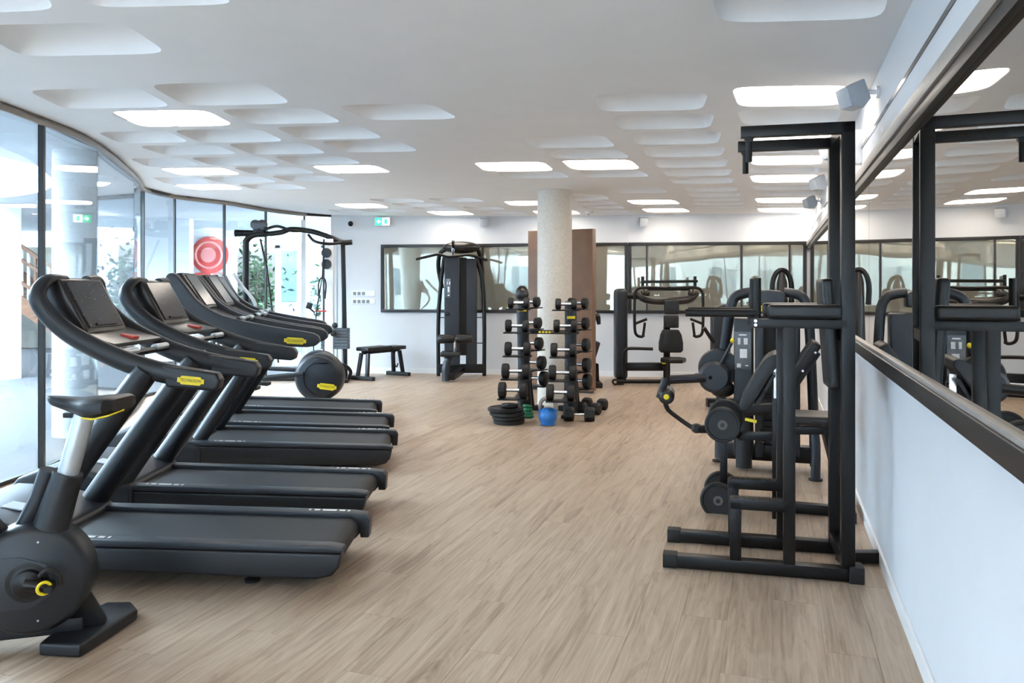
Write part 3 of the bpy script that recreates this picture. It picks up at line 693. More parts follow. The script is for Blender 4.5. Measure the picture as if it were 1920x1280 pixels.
# sleeve, post, saddle
a, b, c = W(96, 985, Yb), W(128, 885, Yb), W(160, 772, Yb)
MB().tube([a, a.lerp(b, .9), b], [.066, .057, .055], 20).build('post_sleeve', 'slate_dark', bk_)
MB().tube([b-(c-b)*.3, c], .039, 18).build('seat_post', 'silver', bk_)
MB().tube([W(40, 1000, Yb), W(75, 930, Yb), W(92, 880, Yb)], .035, 12).build('frame_strut', 'slate_plastic', bk_)
sd = MB(); Ls = []   # saddle lofted from nose (left) to the broad rear (right)
secs = [(93, 748, .012, .012), (104, 752, .030, .020), (128, 757, .040, .026), (150, 761, .055, .032), (172, 763, .085, .04), (200, 762, .115, .042), (222, 759, .115, .038), (232, 757, .085, .025)]
n = 18; vs_ = []; fs = []
for px, py, w, h in secs:
    p = W(px, py, Yb)
    for k in range(n):
        q = 2*math.pi*k/n; cx, sz = math.cos(q), math.sin(q)
        vs_.append(p+Vector((.10*cx*w, w*math.copysign(abs(cx)**.8, cx), h*math.copysign(abs(sz)**.7, sz)*(1 if sz > 0 else .9)+(.006*abs(cx) if sz > 0 else 0))))
for i in range(len(secs)-1):
    for k in range(n): fs.append((i*n+k, i*n+(k+1) % n, (i+1)*n+(k+1) % n, (i+1)*n+k))
fs += [tuple(range(n)), tuple((len(secs)-1)*n+k for k in range(n))]
sdo = sd.add(vs_, fs).build('saddle', 'vinyl', bk_)
MB().tube([W(172, 778, Yb)+Vector((0, -.075, 0)), W(200, 778, Yb)+Vector((0, -.1, 0)), W(226, 772, Yb)+Vector((0, -.09, 0)), W(232, 768, Yb)], .0035, 8).build('saddle_trim', 'yellow', sdo)
MB().box(W(150, 777, Yb), (.11, .05, .02)).build('seat_clamp', 'black_metal', bk_, bevel=.004)
# base foot and stem
ft = [G(75, 1228), G(78, 1243), G(152, 1237), G(256, 1168), G(257, 1152), G(200, 1150), G(160, 1165)]
pl = [(p.x, p.y) for p in (G(72, 1232), G(150, 1236), G(200, 1203), G(258, 1164), G(246, 1150), G(200, 1151), G(130, 1185))]
MB().prism(pl, 0.005, .055, 'xy').build('base_foot', 'slate_dark', bk_, bevel=.012, seg=3)
fb = (G(150, 1200)+G(190, 1180))/2
MB().tube([fb+Zv*.04, W(120, 1100, 3.2)], [.07, .08], 14, .6).build('base_stem', 'slate_dark', bk_)
MB().box((-2.35, 3.05, .075), (1.3, .09, .06), Rz(.30)).build('base_beam', 'slate_dark', bk_, bevel=.01)
MB().box((-3.0, 2.86, .035), (.16, .5, .06), Rz(.30)).build('base_foot', 'slate_dark', bk_, bevel=.01)
MB().tube([cw+Vector((-.12, -.04, .12)), cw+Vector((-.62, -.2, .85))], [.07, .045], 16).build('front_post', 'slate_dark', bk_)
hb = cw+Vector((-.62, -.2, .85))
MB().tube(smooth_path([hb+Vector((.32, -.3, .05)), hb+Vector((.05, -.26, .02)), hb+Vector((-.05, 0, 0)), hb+Vector((-.05, .18, .02)), hb+Vector((.25, .3, .05))], 5), .018, 10).build('handlebar', 'black_metal', bk_)
MB().box(hb+Vector((-.08, 0, .14)), (.05, .32, .24), Ry(.5)).build('console', 'bronze_plastic', bk_, bevel=.012)

# ------------------------------------------------------------------ elliptical trainer behind the treadmills
Ye = 9.25
el = thing('elliptical_trainer', (W(520, 540, Ye).x, Ye, 0), 'elliptical trainer with a big round drive housing and yellow badge', 'elliptical trainer', world=True)
cd = W(600, 706, Ye)
hs = MB().lathe([(0, -.13), (.22, -.13), (.25, -.115), (.275, -.07), (.275, .1), (.25, .15), (0, .16)], cd, (0, 1, 0), 48).build('drive_housing', 'slate_plastic', el)
MB().lathe([(0, 0), (.25, 0), (.27, .05), (.25, .14), (0, .14)], cd+Vector((-.07, .22, .02)), (0, 1, 0), 48).build('drive_housing', 'slate_plastic', el)
badge(el, cd+Vector((.11, -.1315, -.10)), .22, .07, .12)
MB().tube(smooth_path([cd+Vector((.12, -.133, .17)), cd+Vector((-.06, -.133, .16)), cd+Vector((-.15, -.133, .04)), cd+Vector((-.13, -.133, -.1)), cd+Vector((-.02, -.133, -.2))], 5), .004, 6).build('housing_seam', 'black_metal', hs)
for s_ in (-1, 1):
    MB().tube([cd+Vector((-.15, s_*.17, .05)), W(500, 700, Ye)+Vector((0, s_*.17, .04*s_)), W(470, 690, Ye)+Vector((-.2, s_*.2, .02))], .025, 10).build('pedal_arm', 'slate_plastic', el)
    MB().box(W(478, 728, Ye)+Vector((-.1, s_*.2, .05)), (.42, .15, .04), Ry(.1)).build('pedal', 'rubber', el, bevel=.012)
    p = W(440, 545, Ye)
    MB().tube(smooth_path([W(425, 740, Ye)+Vector((-.2, s_*.26, 0)), W(432, 640, Ye)+Vector((-.05, s_*.27, 0)), W(466, 580, Ye)+Vector((0, s_*.26, 0)), W(440, 535, Ye)+Vector((0, s_*.24, 0)), W(424, 512, Ye)+Vector((0, s_*.24, 0))], 5), .02, 10).build('swing_handle', 'silver', el)
MB().bar(W(330, 770, Ye)+Vector((0, 0, .01)), W(640, 770, Ye)+Vector((0, 0, .01)), .16, .07).build('base_beam', 'slate_dark', el, bevel=.01)
for x in (345, 628): MB().box((W(x, 540, Ye).x, Ye, .035), (.1, .62, .07)).build('base_foot', 'black_metal', el, bevel=.01)
MB().tube([W(390, 770, Ye), W(408, 600, Ye), W(415, 535, Ye)], [.07, .05, .045], 14).build('front_column', 'slate_dark', el)
MB().box(W(420, 540, Ye)+Vector((0, 0, .02)), (.06, .4, .28), Ry(-.5)).build('console', 'bronze_plastic', el, bevel=.015)
m = MB(); m.tube([W(452, 735, Ye)+Vector((0, -.2, 0)), W(470, 770, Ye)+Vector((0, -.2, 0))], .03, 8); m.build('link', 'silver', el)

# ------------------------------------------------------------------ power tower by the mirror wall
pw = thing('dip_station', (.786, 4.096, 0), 'black steel dip and pull-up station standing against the mirror wall', 'dip station', rz=-math.radians(14))
vW = .42; sq = .06
for v, nm in ((0, 'near'), (vW, 'far')):
    MB().bar((0, v, .035), (.90, v, .035), .065, .06).build('base_rail', 'black_metal', pw, bevel=.004)
    MB().bar((-.012, v, .036), (.06, v, .036), .072, .07).build('rail_cap', 'rubber', pw, bevel=.005)
    MB().bar((.87, v, .065), (.87, v, 2.225), .062, .055).build('upright', 'black_metal', pw, bevel=.004)
    MB().bar((.37, v, 2.198), (.90, v, 2.198), .055, .055).build('top_arm', 'black_metal', pw, bevel=.004)
    hd = MB().tube([(.41, v, 2.185), (.41, v, 2.05)], .016, 12).build('pull_up_grip', 'rubber', pw)
    MB().lathe([(.024, -.02), (.024, .02)], (.41, v, 2.17), (0, 1, 0), 14).build('pivot', 'black_metal', hd)
    MB().bar((.60, v, .06), (.60, v, 1.235), .055, .055).build('post', 'black_metal', pw, bevel=.004)
    MB().bar((.42, v, 1.245), (.87, v, 1.245), .055, .045).build('arm_rail', 'black_metal', pw, bevel=.004)
    MB().box((.67, v, 1.305), (.34, .115, .07)).build('arm_pad', 'vinyl', pw, bevel=.02, seg=3)
    MB().tube([(.45, v, 1.27), (.45, v, 1.47)], .018, 12).build('hand_grip', 'rubber', pw)
    MB().tube([(.10, v, 1.295), (.46, v, 1.295)], .02, 12).build('dip_handle', 'rubber', pw)
    MB().bar((.345, v, .06), (.345, v, .355), .055, .055).build('step_post', 'black_metal', pw, bevel=.004)
    sb = MB().bar((.318, v, .345), (.60, v, .345), .055, .055).build('step_bar', 'black_metal', pw, bevel=.003)
    tr = MB()
    for k in range(22): tr.box((.328+k*.012, v, .375), (.006, .05, .006))
    tr.build('step_grip', 'bronze_plastic', sb)
MB().box((.905, -.0, .04), (.07, .10, .08)).build('rail_cap', 'rubber', pw, bevel=.006)
MB().bar((.86, .255, .035), (1.095, .31, .035), .06, .055).build('rear_foot', 'black_metal', pw, bevel=.004)
MB().bar((.87, 0, .09), (.87, vW, .09), .055, .055).build('cross_brace', 'black_metal', pw)
MB().bar((.87, 0, 1.19), (.87, vW, 1.19), .055, .055).build('cross_brace', 'black_metal', pw)
MB().bar((.87, 0, 2.2), (.87, vW, 2.2), .055, .055).build('cross_brace', 'black_metal', pw)
MB().box((.81, vW/2, 1.19), (.06, .26, .56), Ry(-.07)).build('back_pad', 'vinyl', pw, bevel=.022, seg=3)
for z in (1.25, 1.235):
    pass
for k in (0, 1): MB().lathe([(.008, 0), (.008, .006)], (.44, -.028, 1.238+k*.02), (0, -1, 0), 10).build('bolt', 'chrome', pw)

# ------------------------------------------------------------------ preacher bench with leg developer and four plates
Yp = 5.1
def aligned(Y0, px0):
    X0 = (px0-960)/F*Y0
    def f(x, y, d=0):                      # point in the plane through the thing, square to the mirror wall
        k = (x-960)/F; Y = (Y0+.3273*X0)/(1+.3273*k); return W(x, y, Y)+D*d
    return f
b_ = aligned(Yp, 1455); RT = Rz(-TH)
def fb_(x, d=0): p = b_(x, 540, d); p.z = 0; return p
pb = thing('preacher_bench', fb_(1455), 'black preacher curl bench with plate pegs between dip station and leg machine', 'weight bench', world=True)
MB().bar(fb_(1457)+Zv*.05, b_(1457, 705), .06, .06, E).build('main_post', 'black_metal', pb, bevel=.004)
MB().bar(fb_(1440)+Zv*.035, fb_(1598)+Zv*.035, .06, .06).build('base_rail', 'black_metal', pb, bevel=.004)
MB().bar(fb_(1592, -.16)+Zv*.034, fb_(1592, .3)+Zv*.034, .06, .065).build('base_foot', 'black_metal', pb, bevel=.004)
MB().bar(fb_(1457, -.2)+Zv*.034, fb_(1457, .3)+Zv*.034, .06, .065).build('base_foot', 'black_metal', pb, bevel=.004)
MB().bar(b_(1385, 817), b_(1455, 817), .05, .05).build('peg_arm', 'black_metal', pb, bevel=.003)
MB().bar(b_(1357, 795), b_(1357, 925), .045, .045, E).build('peg_post', 'black_metal', pb, bevel=.003)
MB().tube([b_(1358, 788, -.2), b_(1358, 788, .2)], .014, 10).build('plate_peg', 'bronze_plastic', pb)
MB().tube([b_(1350, 925, -.2), b_(1350, 925, .2)], .014, 10).build('plate_peg', 'bronze_plastic', pb)
MB().bar(b_(1390, 817), b_(1362, 800), .05, .05).build('peg_arm', 'black_metal', pb, bevel=.003)
padp = [(1388, 752), (1392, 738), (1430, 674), (1444, 662), (1458, 659), (1466, 665), (1464, 676), (1452, 686), (1412, 752), (1398, 764), (1390, 762)]
o0 = fb_(1455)
mb = MB().prism(chaikin([((b_(x, y)-o0).dot(E), b_(x, y).z) for x, y in padp], 1), -.2, .2); mb.v = [o0+E*p.x+D*p.y+Zv*p.z for p in mb.v]
pdm = mb.build('arm_pad', 'vinyl', pb, bevel=.012, seg=3)
MB().bar(b_(1418, 755), b_(1452, 698), .28, .02, D).build('pad_board', 'black_metal', pdm)
MB().bar(b_(1457, 745, -.035), b_(1457, 690, -.035), .04, .02, E).build('pad_bracket', 'chrome', pb)
MB().box((b_(1478, 785, .05)+b_(1562, 785, .05))/2, ((b_(1562, 785)-b_(1478, 785)).length, .3, .06), RT).build('seat', 'vinyl_brown', pb, bevel=.02, seg=3)
MB().bar(b_(1455, 806), b_(1560, 806), .05, .05).build('seat_rail', 'black_metal', pb, bevel=.003)
MB().bar(b_(1548, 806), b_(1572, 900), .05, .05).build('seat_strut', 'black_metal', pb, bevel=.003)
MB().bar(b_(1572, 900), fb_(1585)+Zv*.04, .05, .05).build('seat_strut', 'black_metal', pb, bevel=.003)
MB().bar(b_(1399, 776, -.2), b_(1420, 781, -.2), .03, .018).build('lock_lever', 'yellow', pb, bevel=.003)
def plate(c, r, th, axis, lab, grp, hub='frame_greige', mt='iron'):
    c = Vector(c); ax = Vector(axis).normalized(); base = c.copy(); base.z = c.z-r*(1-abs(ax.z))-(th/2 if abs(ax.z) > .5 else 0)
    t = thing('weight_plate', base, lab, 'weight plate', grp, world=True); h = th/2
    MB().lathe([(.026, -h*.7), (r*.8, -h*.7), (r*.84, -h), (r*.94, -h), (r, -h*.55), (r, h*.55), (r*.94, h), (r*.84, h), (r*.8, h*.7), (.026, h*.7)], c, ax, 36).build('disc', mt, t)
    MB().lathe([(.03, -h*1.02), (.03, h*1.02), (.016, h*1.02), (.016, -h*1.02), (.03, -h*1.02)], c, ax, 20).build('hub_sleeve', hub, t)
    return t
axp = D
plate(b_(1358, 788, -.17), .112, .035, axp, 'black weight plate on the upper peg of the preacher bench, aisle-entrance side', 'plates on the preacher bench')
plate(b_(1358, 788, +.16), .118, .035, axp, 'black weight plate on the upper peg of the preacher bench, leg machine side', 'plates on the preacher bench')
plate(b_(1350, 925, -.17), .113, .035, axp, 'black weight plate on the lower peg of the preacher bench, aisle-entrance side', 'plates on the preacher bench')
plate(b_(1350, 925, +.16), .113, .035, axp, 'black weight plate on the lower peg of the preacher bench, leg machine side', 'plates on the preacher bench')

# ------------------------------------------------------------------ cable machine by the far glazing
Yc = 12.3
cm = thing('cable_machine', (W(560, 540, Yc).x, Yc, 0), 'black and silver cable crossover machine by the far end of the glass facade', 'cable machine', world=True)
def c_(x, y, d=0): return W(x, y, Yc+d)
def floor_pt(x, d=0): return Vector((W(x, 540, Yc+d).x, Yc+d, 0))
MB().tube(smooth_path([floor_pt(461)+Zv*.06, c_(461, 600), c_(461, 470), c_(463, 450), c_(476, 440), c_(500, 438)], 5), .05, 12).build('upright', 'black_metal', cm)
MB().tube([c_(441, 437), c_(478, 437)], [.055, .045], 12).build('beam_end', 'black_metal', cm)
MB().tube(smooth_path([c_(480, 440), c_(525, 436), c_(545, 430), c_(580, 433), c_(612, 442), c_(640, 454), c_(660, 454)], 5), .04, 12).build('top_beam', 'black_metal', cm)
for dz in (-.13, .13):
    MB().tube(smooth_path([c_(496, 430, dz), c_(520, 424, dz*1.5), c_(545, 432, dz*1.6), c_(560, 433, dz)], 5), .022, 10).build('pull_up_bar', 'black_metal', cm)
    MB().tube(smooth_path([c_(578, 440, dz), c_(590, 452, dz*1.6), c_(615, 457, dz*1.6), c_(640, 455, dz)], 5), .022, 10).build('pull_up_bar', 'black_metal', cm)
for x, y in ((479, 421), (492, 421), (612, 474), (612, 495)):
    MB().lathe([(.05, -.02), (.075, -.018), (.06, 0), (.075, .018), (.05, .02)], c_(x, y, -.08), (0, 1, 0), 24).build('pulley', 'black_gloss', cm)
MB().box(c_(486, 430), (.16, .1, .1)).build('pulley_bracket', 'black_metal', cm, bevel=.01)
MB().box(c_(620, 485), (.07, .09, .3)).build('pulley_carriage', 'black_metal', cm, bevel=.008)
MB().tube([c_(488, 448, -.1), c_(500, 500, -.2), floor_pt(522, -.3)+Zv*.3], .016, 8).build('rope', 'rubber', cm)
MB().bar(floor_pt(618)+Zv*.05, c_(618, 448), .13, .11).build('column', 'white_metal', cm, bevel=.01)
MB().bar(floor_pt(608, .08)+Zv*.05, c_(608, 448, .08), .04, .04).build('guide_rail', 'slate_plastic', cm)
MB().bar(floor_pt(648)+Zv*.05, c_(643, 452), .06, .06).build('rear_post', 'black_metal', cm, bevel=.006)
for x in (632, 641): MB().tube([floor_pt(x)+Zv*.1, c_(x, 455)], .012, 8).build('guide_rod', 'silver', cm)
for k in range(7):
    MB().box(c_(629, 651-k*5.6, .02), (.42, .14, .042)).build('weight_slab', 'stack_grey', cm, bevel=.004)
tp = smooth_path([c_(606, 480, -.16), c_(604, 520, -.16), c_(597, 560, -.16), c_(592, 600, -.16), c_(588, 640, -.16), c_(590, 665, -.16), c_(600, 680, -.14)], 5)
MB().tube(tp, .010, 6).build('cable', 'rubber', cm)
MB().tube(smooth_path([c_(598, 560, -.17), c_(597, 535, -.17), c_(601, 522, -.17), c_(608, 522, -.17), c_(611, 535, -.17), c_(609, 560, -.17)], 5), .012, 8).build('strap_handle', 'rubber', cm)
MB().box(c_(580, 573, -.1), (.09, .03, .1), Ry(.3)).build('knob_plate', 'black_metal', cm, bevel=.01)
MB().tube([c_(581, 578, -.1), c_(590, 586, -.1)], .014, 8).build('knob_stem', 'black_metal', cm)
MB().tube([c_(590, 583, -.1), c_(612, 583, -.05)], .012, 8).build('adjust_lever', 'red', cm)
for x, z in ((628, 610), (625, 625)): MB().lathe([(.03, -.02), (.045, -.015), (.045, .015), (.03, .02)], c_(x, z, -.1), (0, 1, 0), 16).build('pulley', 'black_gloss', cm)
MB().tube(smooth_path([floor_pt(560, -.45)+Zv*.05, floor_pt(600, -.35)+Zv*.22, floor_pt(640, -.3)+Zv*.27, floor_pt(657, -.25)+Zv*.17, floor_pt(652, -.2)+Zv*.03], 5), .028, 10).build('base_tube', 'black_metal', cm)
MB().bar(floor_pt(456)+Zv*.035, floor_pt(655)+Zv*.035, .1, .07).build('base_beam', 'black_metal', cm, bevel=.01)
MB().bar(floor_pt(648, -.35)+Zv*.025, floor_pt(648, .35)+Zv*.025, .08, .05).build('base_foot', 'black_metal', cm, bevel=.01)
MB().bar(floor_pt(461, -.35)+Zv*.025, floor_pt(461, .35)+Zv*.025, .08, .05).build('base_foot', 'black_metal', cm, bevel=.01)

# ------------------------------------------------------------------ adjustable bench near the back wall
def flat_bench(loc, rz, lab):
    t = thing('adjustable_bench', loc, lab, 'bench', rz=rz)
    for x0, x1, z in ((-.42, .12, .475), (.14, .46, .46)): MB().box(((x0+x1)/2, 0, z), (x1-x0, .27, .06)).build('pad', 'vinyl', t, bevel=.02, seg=3)
    MB().bar((-.4, 0, .42), (.42, 0, .42), .06, .05).build('frame_rail', 'black_metal', t)
    for x, s_ in ((-.36, -1), (.36, 1)):
        for y in (-.1, .1): MB().bar((x, y*.7, .41), (x+s_*.05, y, .05), .05, .05).build('leg', 'slate_plastic' if s_ < 0 else 'black_metal', t, bevel=.004)
        MB().bar((x+s_*.05, -.24, .03), (x+s_*.05, .24, .03), .07, .06).build('foot', 'rubber', t, bevel=.01)
    MB().tube(smooth_path([(.28, -.05, .4), (.22, -.06, .28), (.30, -.06, .15), (.36, -.04, .2)], 4), .01, 8).build('support_link', 'black_metal', t)
    return t
flat_bench((W(714, 540, 12.7).x, 12.7, 0), .98, 'black flat workout bench near the back wall light switches')
# small incline bench half hidden by the partition
ib = thing('incline_bench', (W(1112, 540, 11.6).x, 11.6, 0), 'incline bench with raised brown back pad, half hidden by the brown partition', 'bench', world=True)
Yi = 11.6
MB().box(W(1108, 678, Yi), (.07, .3, .62), Ry(.30)).build('back_pad', 'vinyl_brown', ib, bevel=.02, seg=3)
MB().box(W(1082, 705, Yi)+Vector((0, 0, .12)), (.3, .3, .07)).build('seat_pad', 'vinyl_brown', ib, bevel=.02, seg=3)
MB().bar(W(1119, 682, Yi), Vector((W(1120, 540, Yi).x, Yi, .05)), .05, .05).build('leg', 'black_metal', ib)
MB().bar(W(1104, 684, Yi), W(1120, 684, Yi), .05, .05).build('bracket', 'black_metal', ib)
MB().bar((W(1040, 540, Yi).x, Yi, .05), (W(1120, 540, Yi).x, Yi, .05), .06, .06).build('base_beam', 'black_metal', ib)
MB().bar((W(1120, 540, Yi).x, Yi-.25, .035), (W(1120, 540, Yi).x, Yi+.25, .035), .1, .07).build('foot', 'rubber', ib, bevel=.01)
MB().bar((W(1040, 540, Yi).x, Yi-.25, .035), (W(1040, 540, Yi).x, Yi+.25, .035), .1, .07).build('foot', 'rubber', ib, bevel=.01)
MB().bar((W(1060, 540, Yi).x, Yi, .05), (W(1082, 540, Yi).x, Yi, .32), .05, .05).build('leg', 'black_metal', ib)
ub = thing('upright_bike', (W(1104, 540, 12.0).x, 12.0, 0), 'black exercise bike hidden behind the partition, grips showing past its edge', 'exercise bike', world=True)
MB().tube(smooth_path([W(1098, 585, 12.0), W(1112, 587, 12.0), W(1120, 594, 12.0), W(1123, 608, 12.0)], 5), [.02, .035, .045, .028], 10).build('handlebar', 'black_gloss', ub)
MB().tube([(W(1090, 540, 12).x, 12, .06), W(1098, 588, 12.0)], .04, 10).build('front_post', 'black_metal', ub)
MB().lathe([(0, -.06), (.2, -.06), (.22, 0), (.2, .06), (0, .06)], (W(1078, 540, 12).x, 12, .3), (0, 1, 0), 28).build('flywheel_housing', 'slate_dark', ub)
MB().bar((W(1020, 540, 12).x, 12, .03), (W(1100, 540, 12).x, 12, .03), .12, .06).build('base_beam', 'black_metal', ub)

# ------------------------------------------------------------------ lat pulldown machine
Yl = 12.75
lt = thing('lat_pulldown_machine', (W(865, 540, Yl).x, Yl, 0), 'tall black lat pulldown machine with wide curved bar and shoulder-high tower', 'weight machine', world=True)
def l_(x, y, d=0): return W(x, y, Yl+d)
fx = lambda x, d=0: Vector((W(x, 540, Yl+d).x, Yl+d, .02))
tw = MB().box((l_(849, 590).x, Yl-.12, (l_(0, 482).z+.2)/2), (.24, .16, l_(0, 482).z-.2)).build('stack_tower', 'slate_plastic', lt, bevel=.02, seg=3)
MB().box((l_(884, 590).x, Yl+.02, (l_(0, 485).z+.2)/2), (.17, .2, l_(0, 485).z-.2)).build('stack_shroud', 'slate_plastic', lt, bevel=.015)
MB().box((l_(868, 590).x, Yl-.02, 1.13), (.12, .12, 1.55)).build('stack_slot', 'rubber', tw)
pc = MB().box((l_(842, 590).x, Yl-.203, l_(0, 540, -.2).z), (.085, .008, .3)).build('placard', 'lens_black', tw)
for dx, dz, w, h in ((-.018, .08, .018, .05), (.016, .08, .018, .05), (0, -.02, .03, .09), (0, -.11, .03, .02), (0, .13, .05, .008)): MB().box((l_(843, 590).x+dx, Yl-.208, l_(0, 540, -.2).z+dz), (w, .003, h)).build('printed_mark', 'white_print', pc)
for s_, xs in ((-1, (822, 827, 833)), (1, (908, 905, 893))):
    MB().tube(smooth_path([fx(xs[0]), l_(xs[0], 600), l_(xs[1], 530), l_(xs[2], 482)], 5), .032, 12).build('frame_tube', 'black_metal', lt)
MB().tube(smooth_path([l_(905, 540, .15), l_(903, 500, .12), l_(897, 470, .05), l_(885, 462)], 5), .035, 12).build('frame_tube', 'black_metal', lt)
MB().tube(smooth_path([l_(829, 540, .15), l_(822, 500, .1), l_(826, 474, .05), l_(840, 466)], 5), .035, 12).build('frame_tube', 'black_metal', lt)
hdm = MB().ball(l_(865, 464), (.30, .16, .10), 20, 10).build('top_housing', 'bronze_plastic', lt)
MB().lathe([(.03, -.02), (.075, -.02), (.06, 0), (.075, .02), (.03, .02)], l_(850, 459, -.2), (1, 0, 0), 20).build('pulley', 'black_gloss', lt)
MB().box(l_(850, 463, -.17), (.05, .12, .2)).build('pulley_bracket', 'chrome', lt, bevel=.01)
MB().tube([l_(850, 466, -.24), l_(849, 480, -.26)], .008, 6).build('cable', 'rubber', lt)
MB().tube(smooth_path([l_(780, 486, -.27), l_(806, 480, -.27), l_(822, 477, -.27), l_(840, 481, -.27), l_(858, 480, -.27), l_(876, 478, -.27), l_(895, 482, -.27), l_(914, 488, -.27)], 5), .02, 10).build('pull_bar', 'black_metal', lt)
for x in (832, 869): MB().lathe([(.05, -.125), (.065, -.105), (.065, .105), (.05, .125)], l_(x+ (4 if x < 850 else 1), 635, -.62), (1, 0, 0), 20).build('thigh_roller', 'vinyl', lt)
MB().tube([l_(853, 632, -.62), l_(853, 660, -.58)], .022, 10).build('roller_post', 'chrome', lt)
MB().tube([l_(832, 635, -.62), l_(872, 635, -.62)], .014, 8).build('roller_axle', 'black_metal', lt)
MB().box(l_(845, 663, -.6), (.3, .34, .07)).build('seat', 'vinyl', lt, bevel=.025, seg=3)
MB().tube(smooth_path([Vector((l_(836, 540, -.65).x, Yl-.65, .02)), Vector((l_(836, 540, -.65).x, Yl-.65, .22)), l_(842, 668, -.62)], 4), [.06, .06, .045], 12).build('seat_post', 'slate_plastic', lt)
MB().bar(Vector((l_(846, 540, -.65).x, Yl-.68, .08)), Vector((l_(866, 540).x, Yl, .12)), .1, .1).build('base_beam', 'black_metal', lt, bevel=.01)
MB().bar(fx(822)+Zv*.12, fx(908)+Zv*.12, .08, .14).build('base_crossbar', 'black_metal', lt, bevel=.01)
for z in (595, 643): MB().bar(l_(823, z), l_(907, z), .02, .015).build('brace', 'black_metal', lt)
MB().box(l_(839, 588, -.2), (.07, .03, .05)).build('selector_pin', 'black_gloss', lt, bevel=.005)

# ------------------------------------------------------------------ dumbbell towers
def dumbbell(r, L, hr, lab, grp):
    t = thing('dumbbell', (0, 0, 0), lab, 'dumbbell', grp); w = L*.26
    MB().tube([(-L/2+w*.5, 0, r), (L/2-w*.5, 0, r)], [hr, hr*1.18, hr], 12).build('handle', 'chrome', t)
    for s_ in (-1, 1): MB().lathe([(r*.8, -w/2), (r*.97, -w*.4), (r, 0), (r*.97, w*.4), (r*.8, w/2)], (s_*(L/2-w/2), 0, r), (1, 0, 0), 28).build('head', 'rubber', t)
    return t
ORD = ['top', 'second', 'third', 'fourth', 'bottom']
dr = G(1027, 776)
rk = thing('dumbbell_rack', dr, 'dark two-post dumbbell rack with ten tiers of shelves beside the round column', 'dumbbell rack', world=True)
def rack(short, rows, back, post_top, post_base, cap):
    t = rk; px0, py0, Y0 = post_base
    base = G(px0, py0)
    top = W(post_top[0], post_top[1], base.y-.02)
    MB().tube([base+Zv*.03, base.lerp(top, .4), top], [.085, .066, .068], 16, .85).build('post', 'slate_dark', t)
    MB().tube([base+Vector((.07, .12, .03)), base.lerp(top, .35)+Vector((.04, .05, 0))], [.05, .04], 10).build('rear_leg', 'black_metal', t)
    MB().bar(base+Vector((.0, .04, .02)), base+Vector((-.09, -.30, .02)), .08, .04).build('base_foot', 'black_metal', t, bevel=.008)
    MB().bar(base+Vector((-.12, .3, .03)), base+Vector((.22, .22, .03)), .07, .06).build('base_foot', 'rubber', t, bevel=.01)
    if cap: MB().ball(top-Zv*.01, (.078, .066, .10), 18, 10).build('cap', 'bronze_plastic', t)
    q = base.lerp(top, .9); MB().box(q+Vector((.0, -.07, -.05)), (.09, .01, .03)).build('badge', 'yellow', t)
    dbs = []
    for k in range(5):
        xl, xr, ys, dy = rows[k]; Yf = 8.62-.09*k
        z = W(0, ys, Yf).z; a = W(xl, ys, Yf).x; b = W(xr, ys, Yf).x
        bx, by = back[k]; Yb_ = base.y+.17+.035*k; r = .060+.006*k; L = (.23+.02*k)
        sh = MB().box(((a+b)/2, Yf, z-.008), (b-a, .19, .014), Rz(-.12)).build('shelf', 'black_metal', t, bevel=.004)
        MB().bar(((a+b)/2+.02, Yf, z-.015), (base.lerp(top, .2+.18*(4-k)).x, base.lerp(top, .5).y, z-.02), .05, .02).build('shelf_bracket', 'black_metal', t)
        cc = W(bx, ys, Yb_)
        MB().box((cc.x-.04, Yb_, z-.008), (L*.95, .18, .014), Rz(-.5)).build('shelf', 'black_metal', t, bevel=.004)
        MB().bar((cc.x-.04, Yb_, z-.016), (base.lerp(top, .2+.18*(4-k)).x, base.lerp(top, .5).y, z-.02), .05, .02).build('shelf_bracket', 'black_metal', t)
        for kind, (x, y, rz_) in (('aisle', ((a+b)/2+.0, Yf-.005, -.12)), ('column', (cc.x-.05, Yb_, -.5))):
            d = dumbbell(r, min(L, (b-a)*.98), .019, 'black round dumbbell on the %s shelf of the %s, %s side' % (ORD[k], short, kind), 'dumbbells on the two-post rack')
            d.location = (x, y, z-.001); d.rotation_euler = (0, 0, rz_)
    return t, base, top
t1, b1, tp1 = rack('dome-capped post',
     [(949, 996, 578, 0), (945, 994, 622, 0), (944, 997, 666, 0), (940, 994, 709, 0), (934, 989, 746, 0)],
     [(1002, 0), (1003, 0), (1004, 0), (1008, 0), (1012, 0)], (979, 550), (984, 775, 0), True)
t2, b2, tp2 = rack('partition-side post',
     [(1036, 1087, 580, 0), (1034, 1086, 622, 0), (1031, 1082, 668, 0), (1028, 1082, 712, 0), (1024, 1078, 750, 0)],
     [(1092, 0), (1092, 0), (1092, 0), (1092, 0), (1093, 0)], (1070, 565), (1070, 777, 0), False)
zb = W(0, 622, 9.0).z; ca = Vector((b1.x+.03, b1.y-.06, zb)); cb_ = Vector((b2.x-.03, b2.y-.06, zb))
cbm = MB().bar(ca, cb_, .03, .045)
cbo = cbm.build('crossbar', 'black_metal', t1, bevel=.004)
for k in range(6): MB().box(ca.lerp(cb_, .3+.08*k)+Vector((0, -.017, 0)), (.026, .004, .02)).build('printed_mark', 'yellow', cbo)
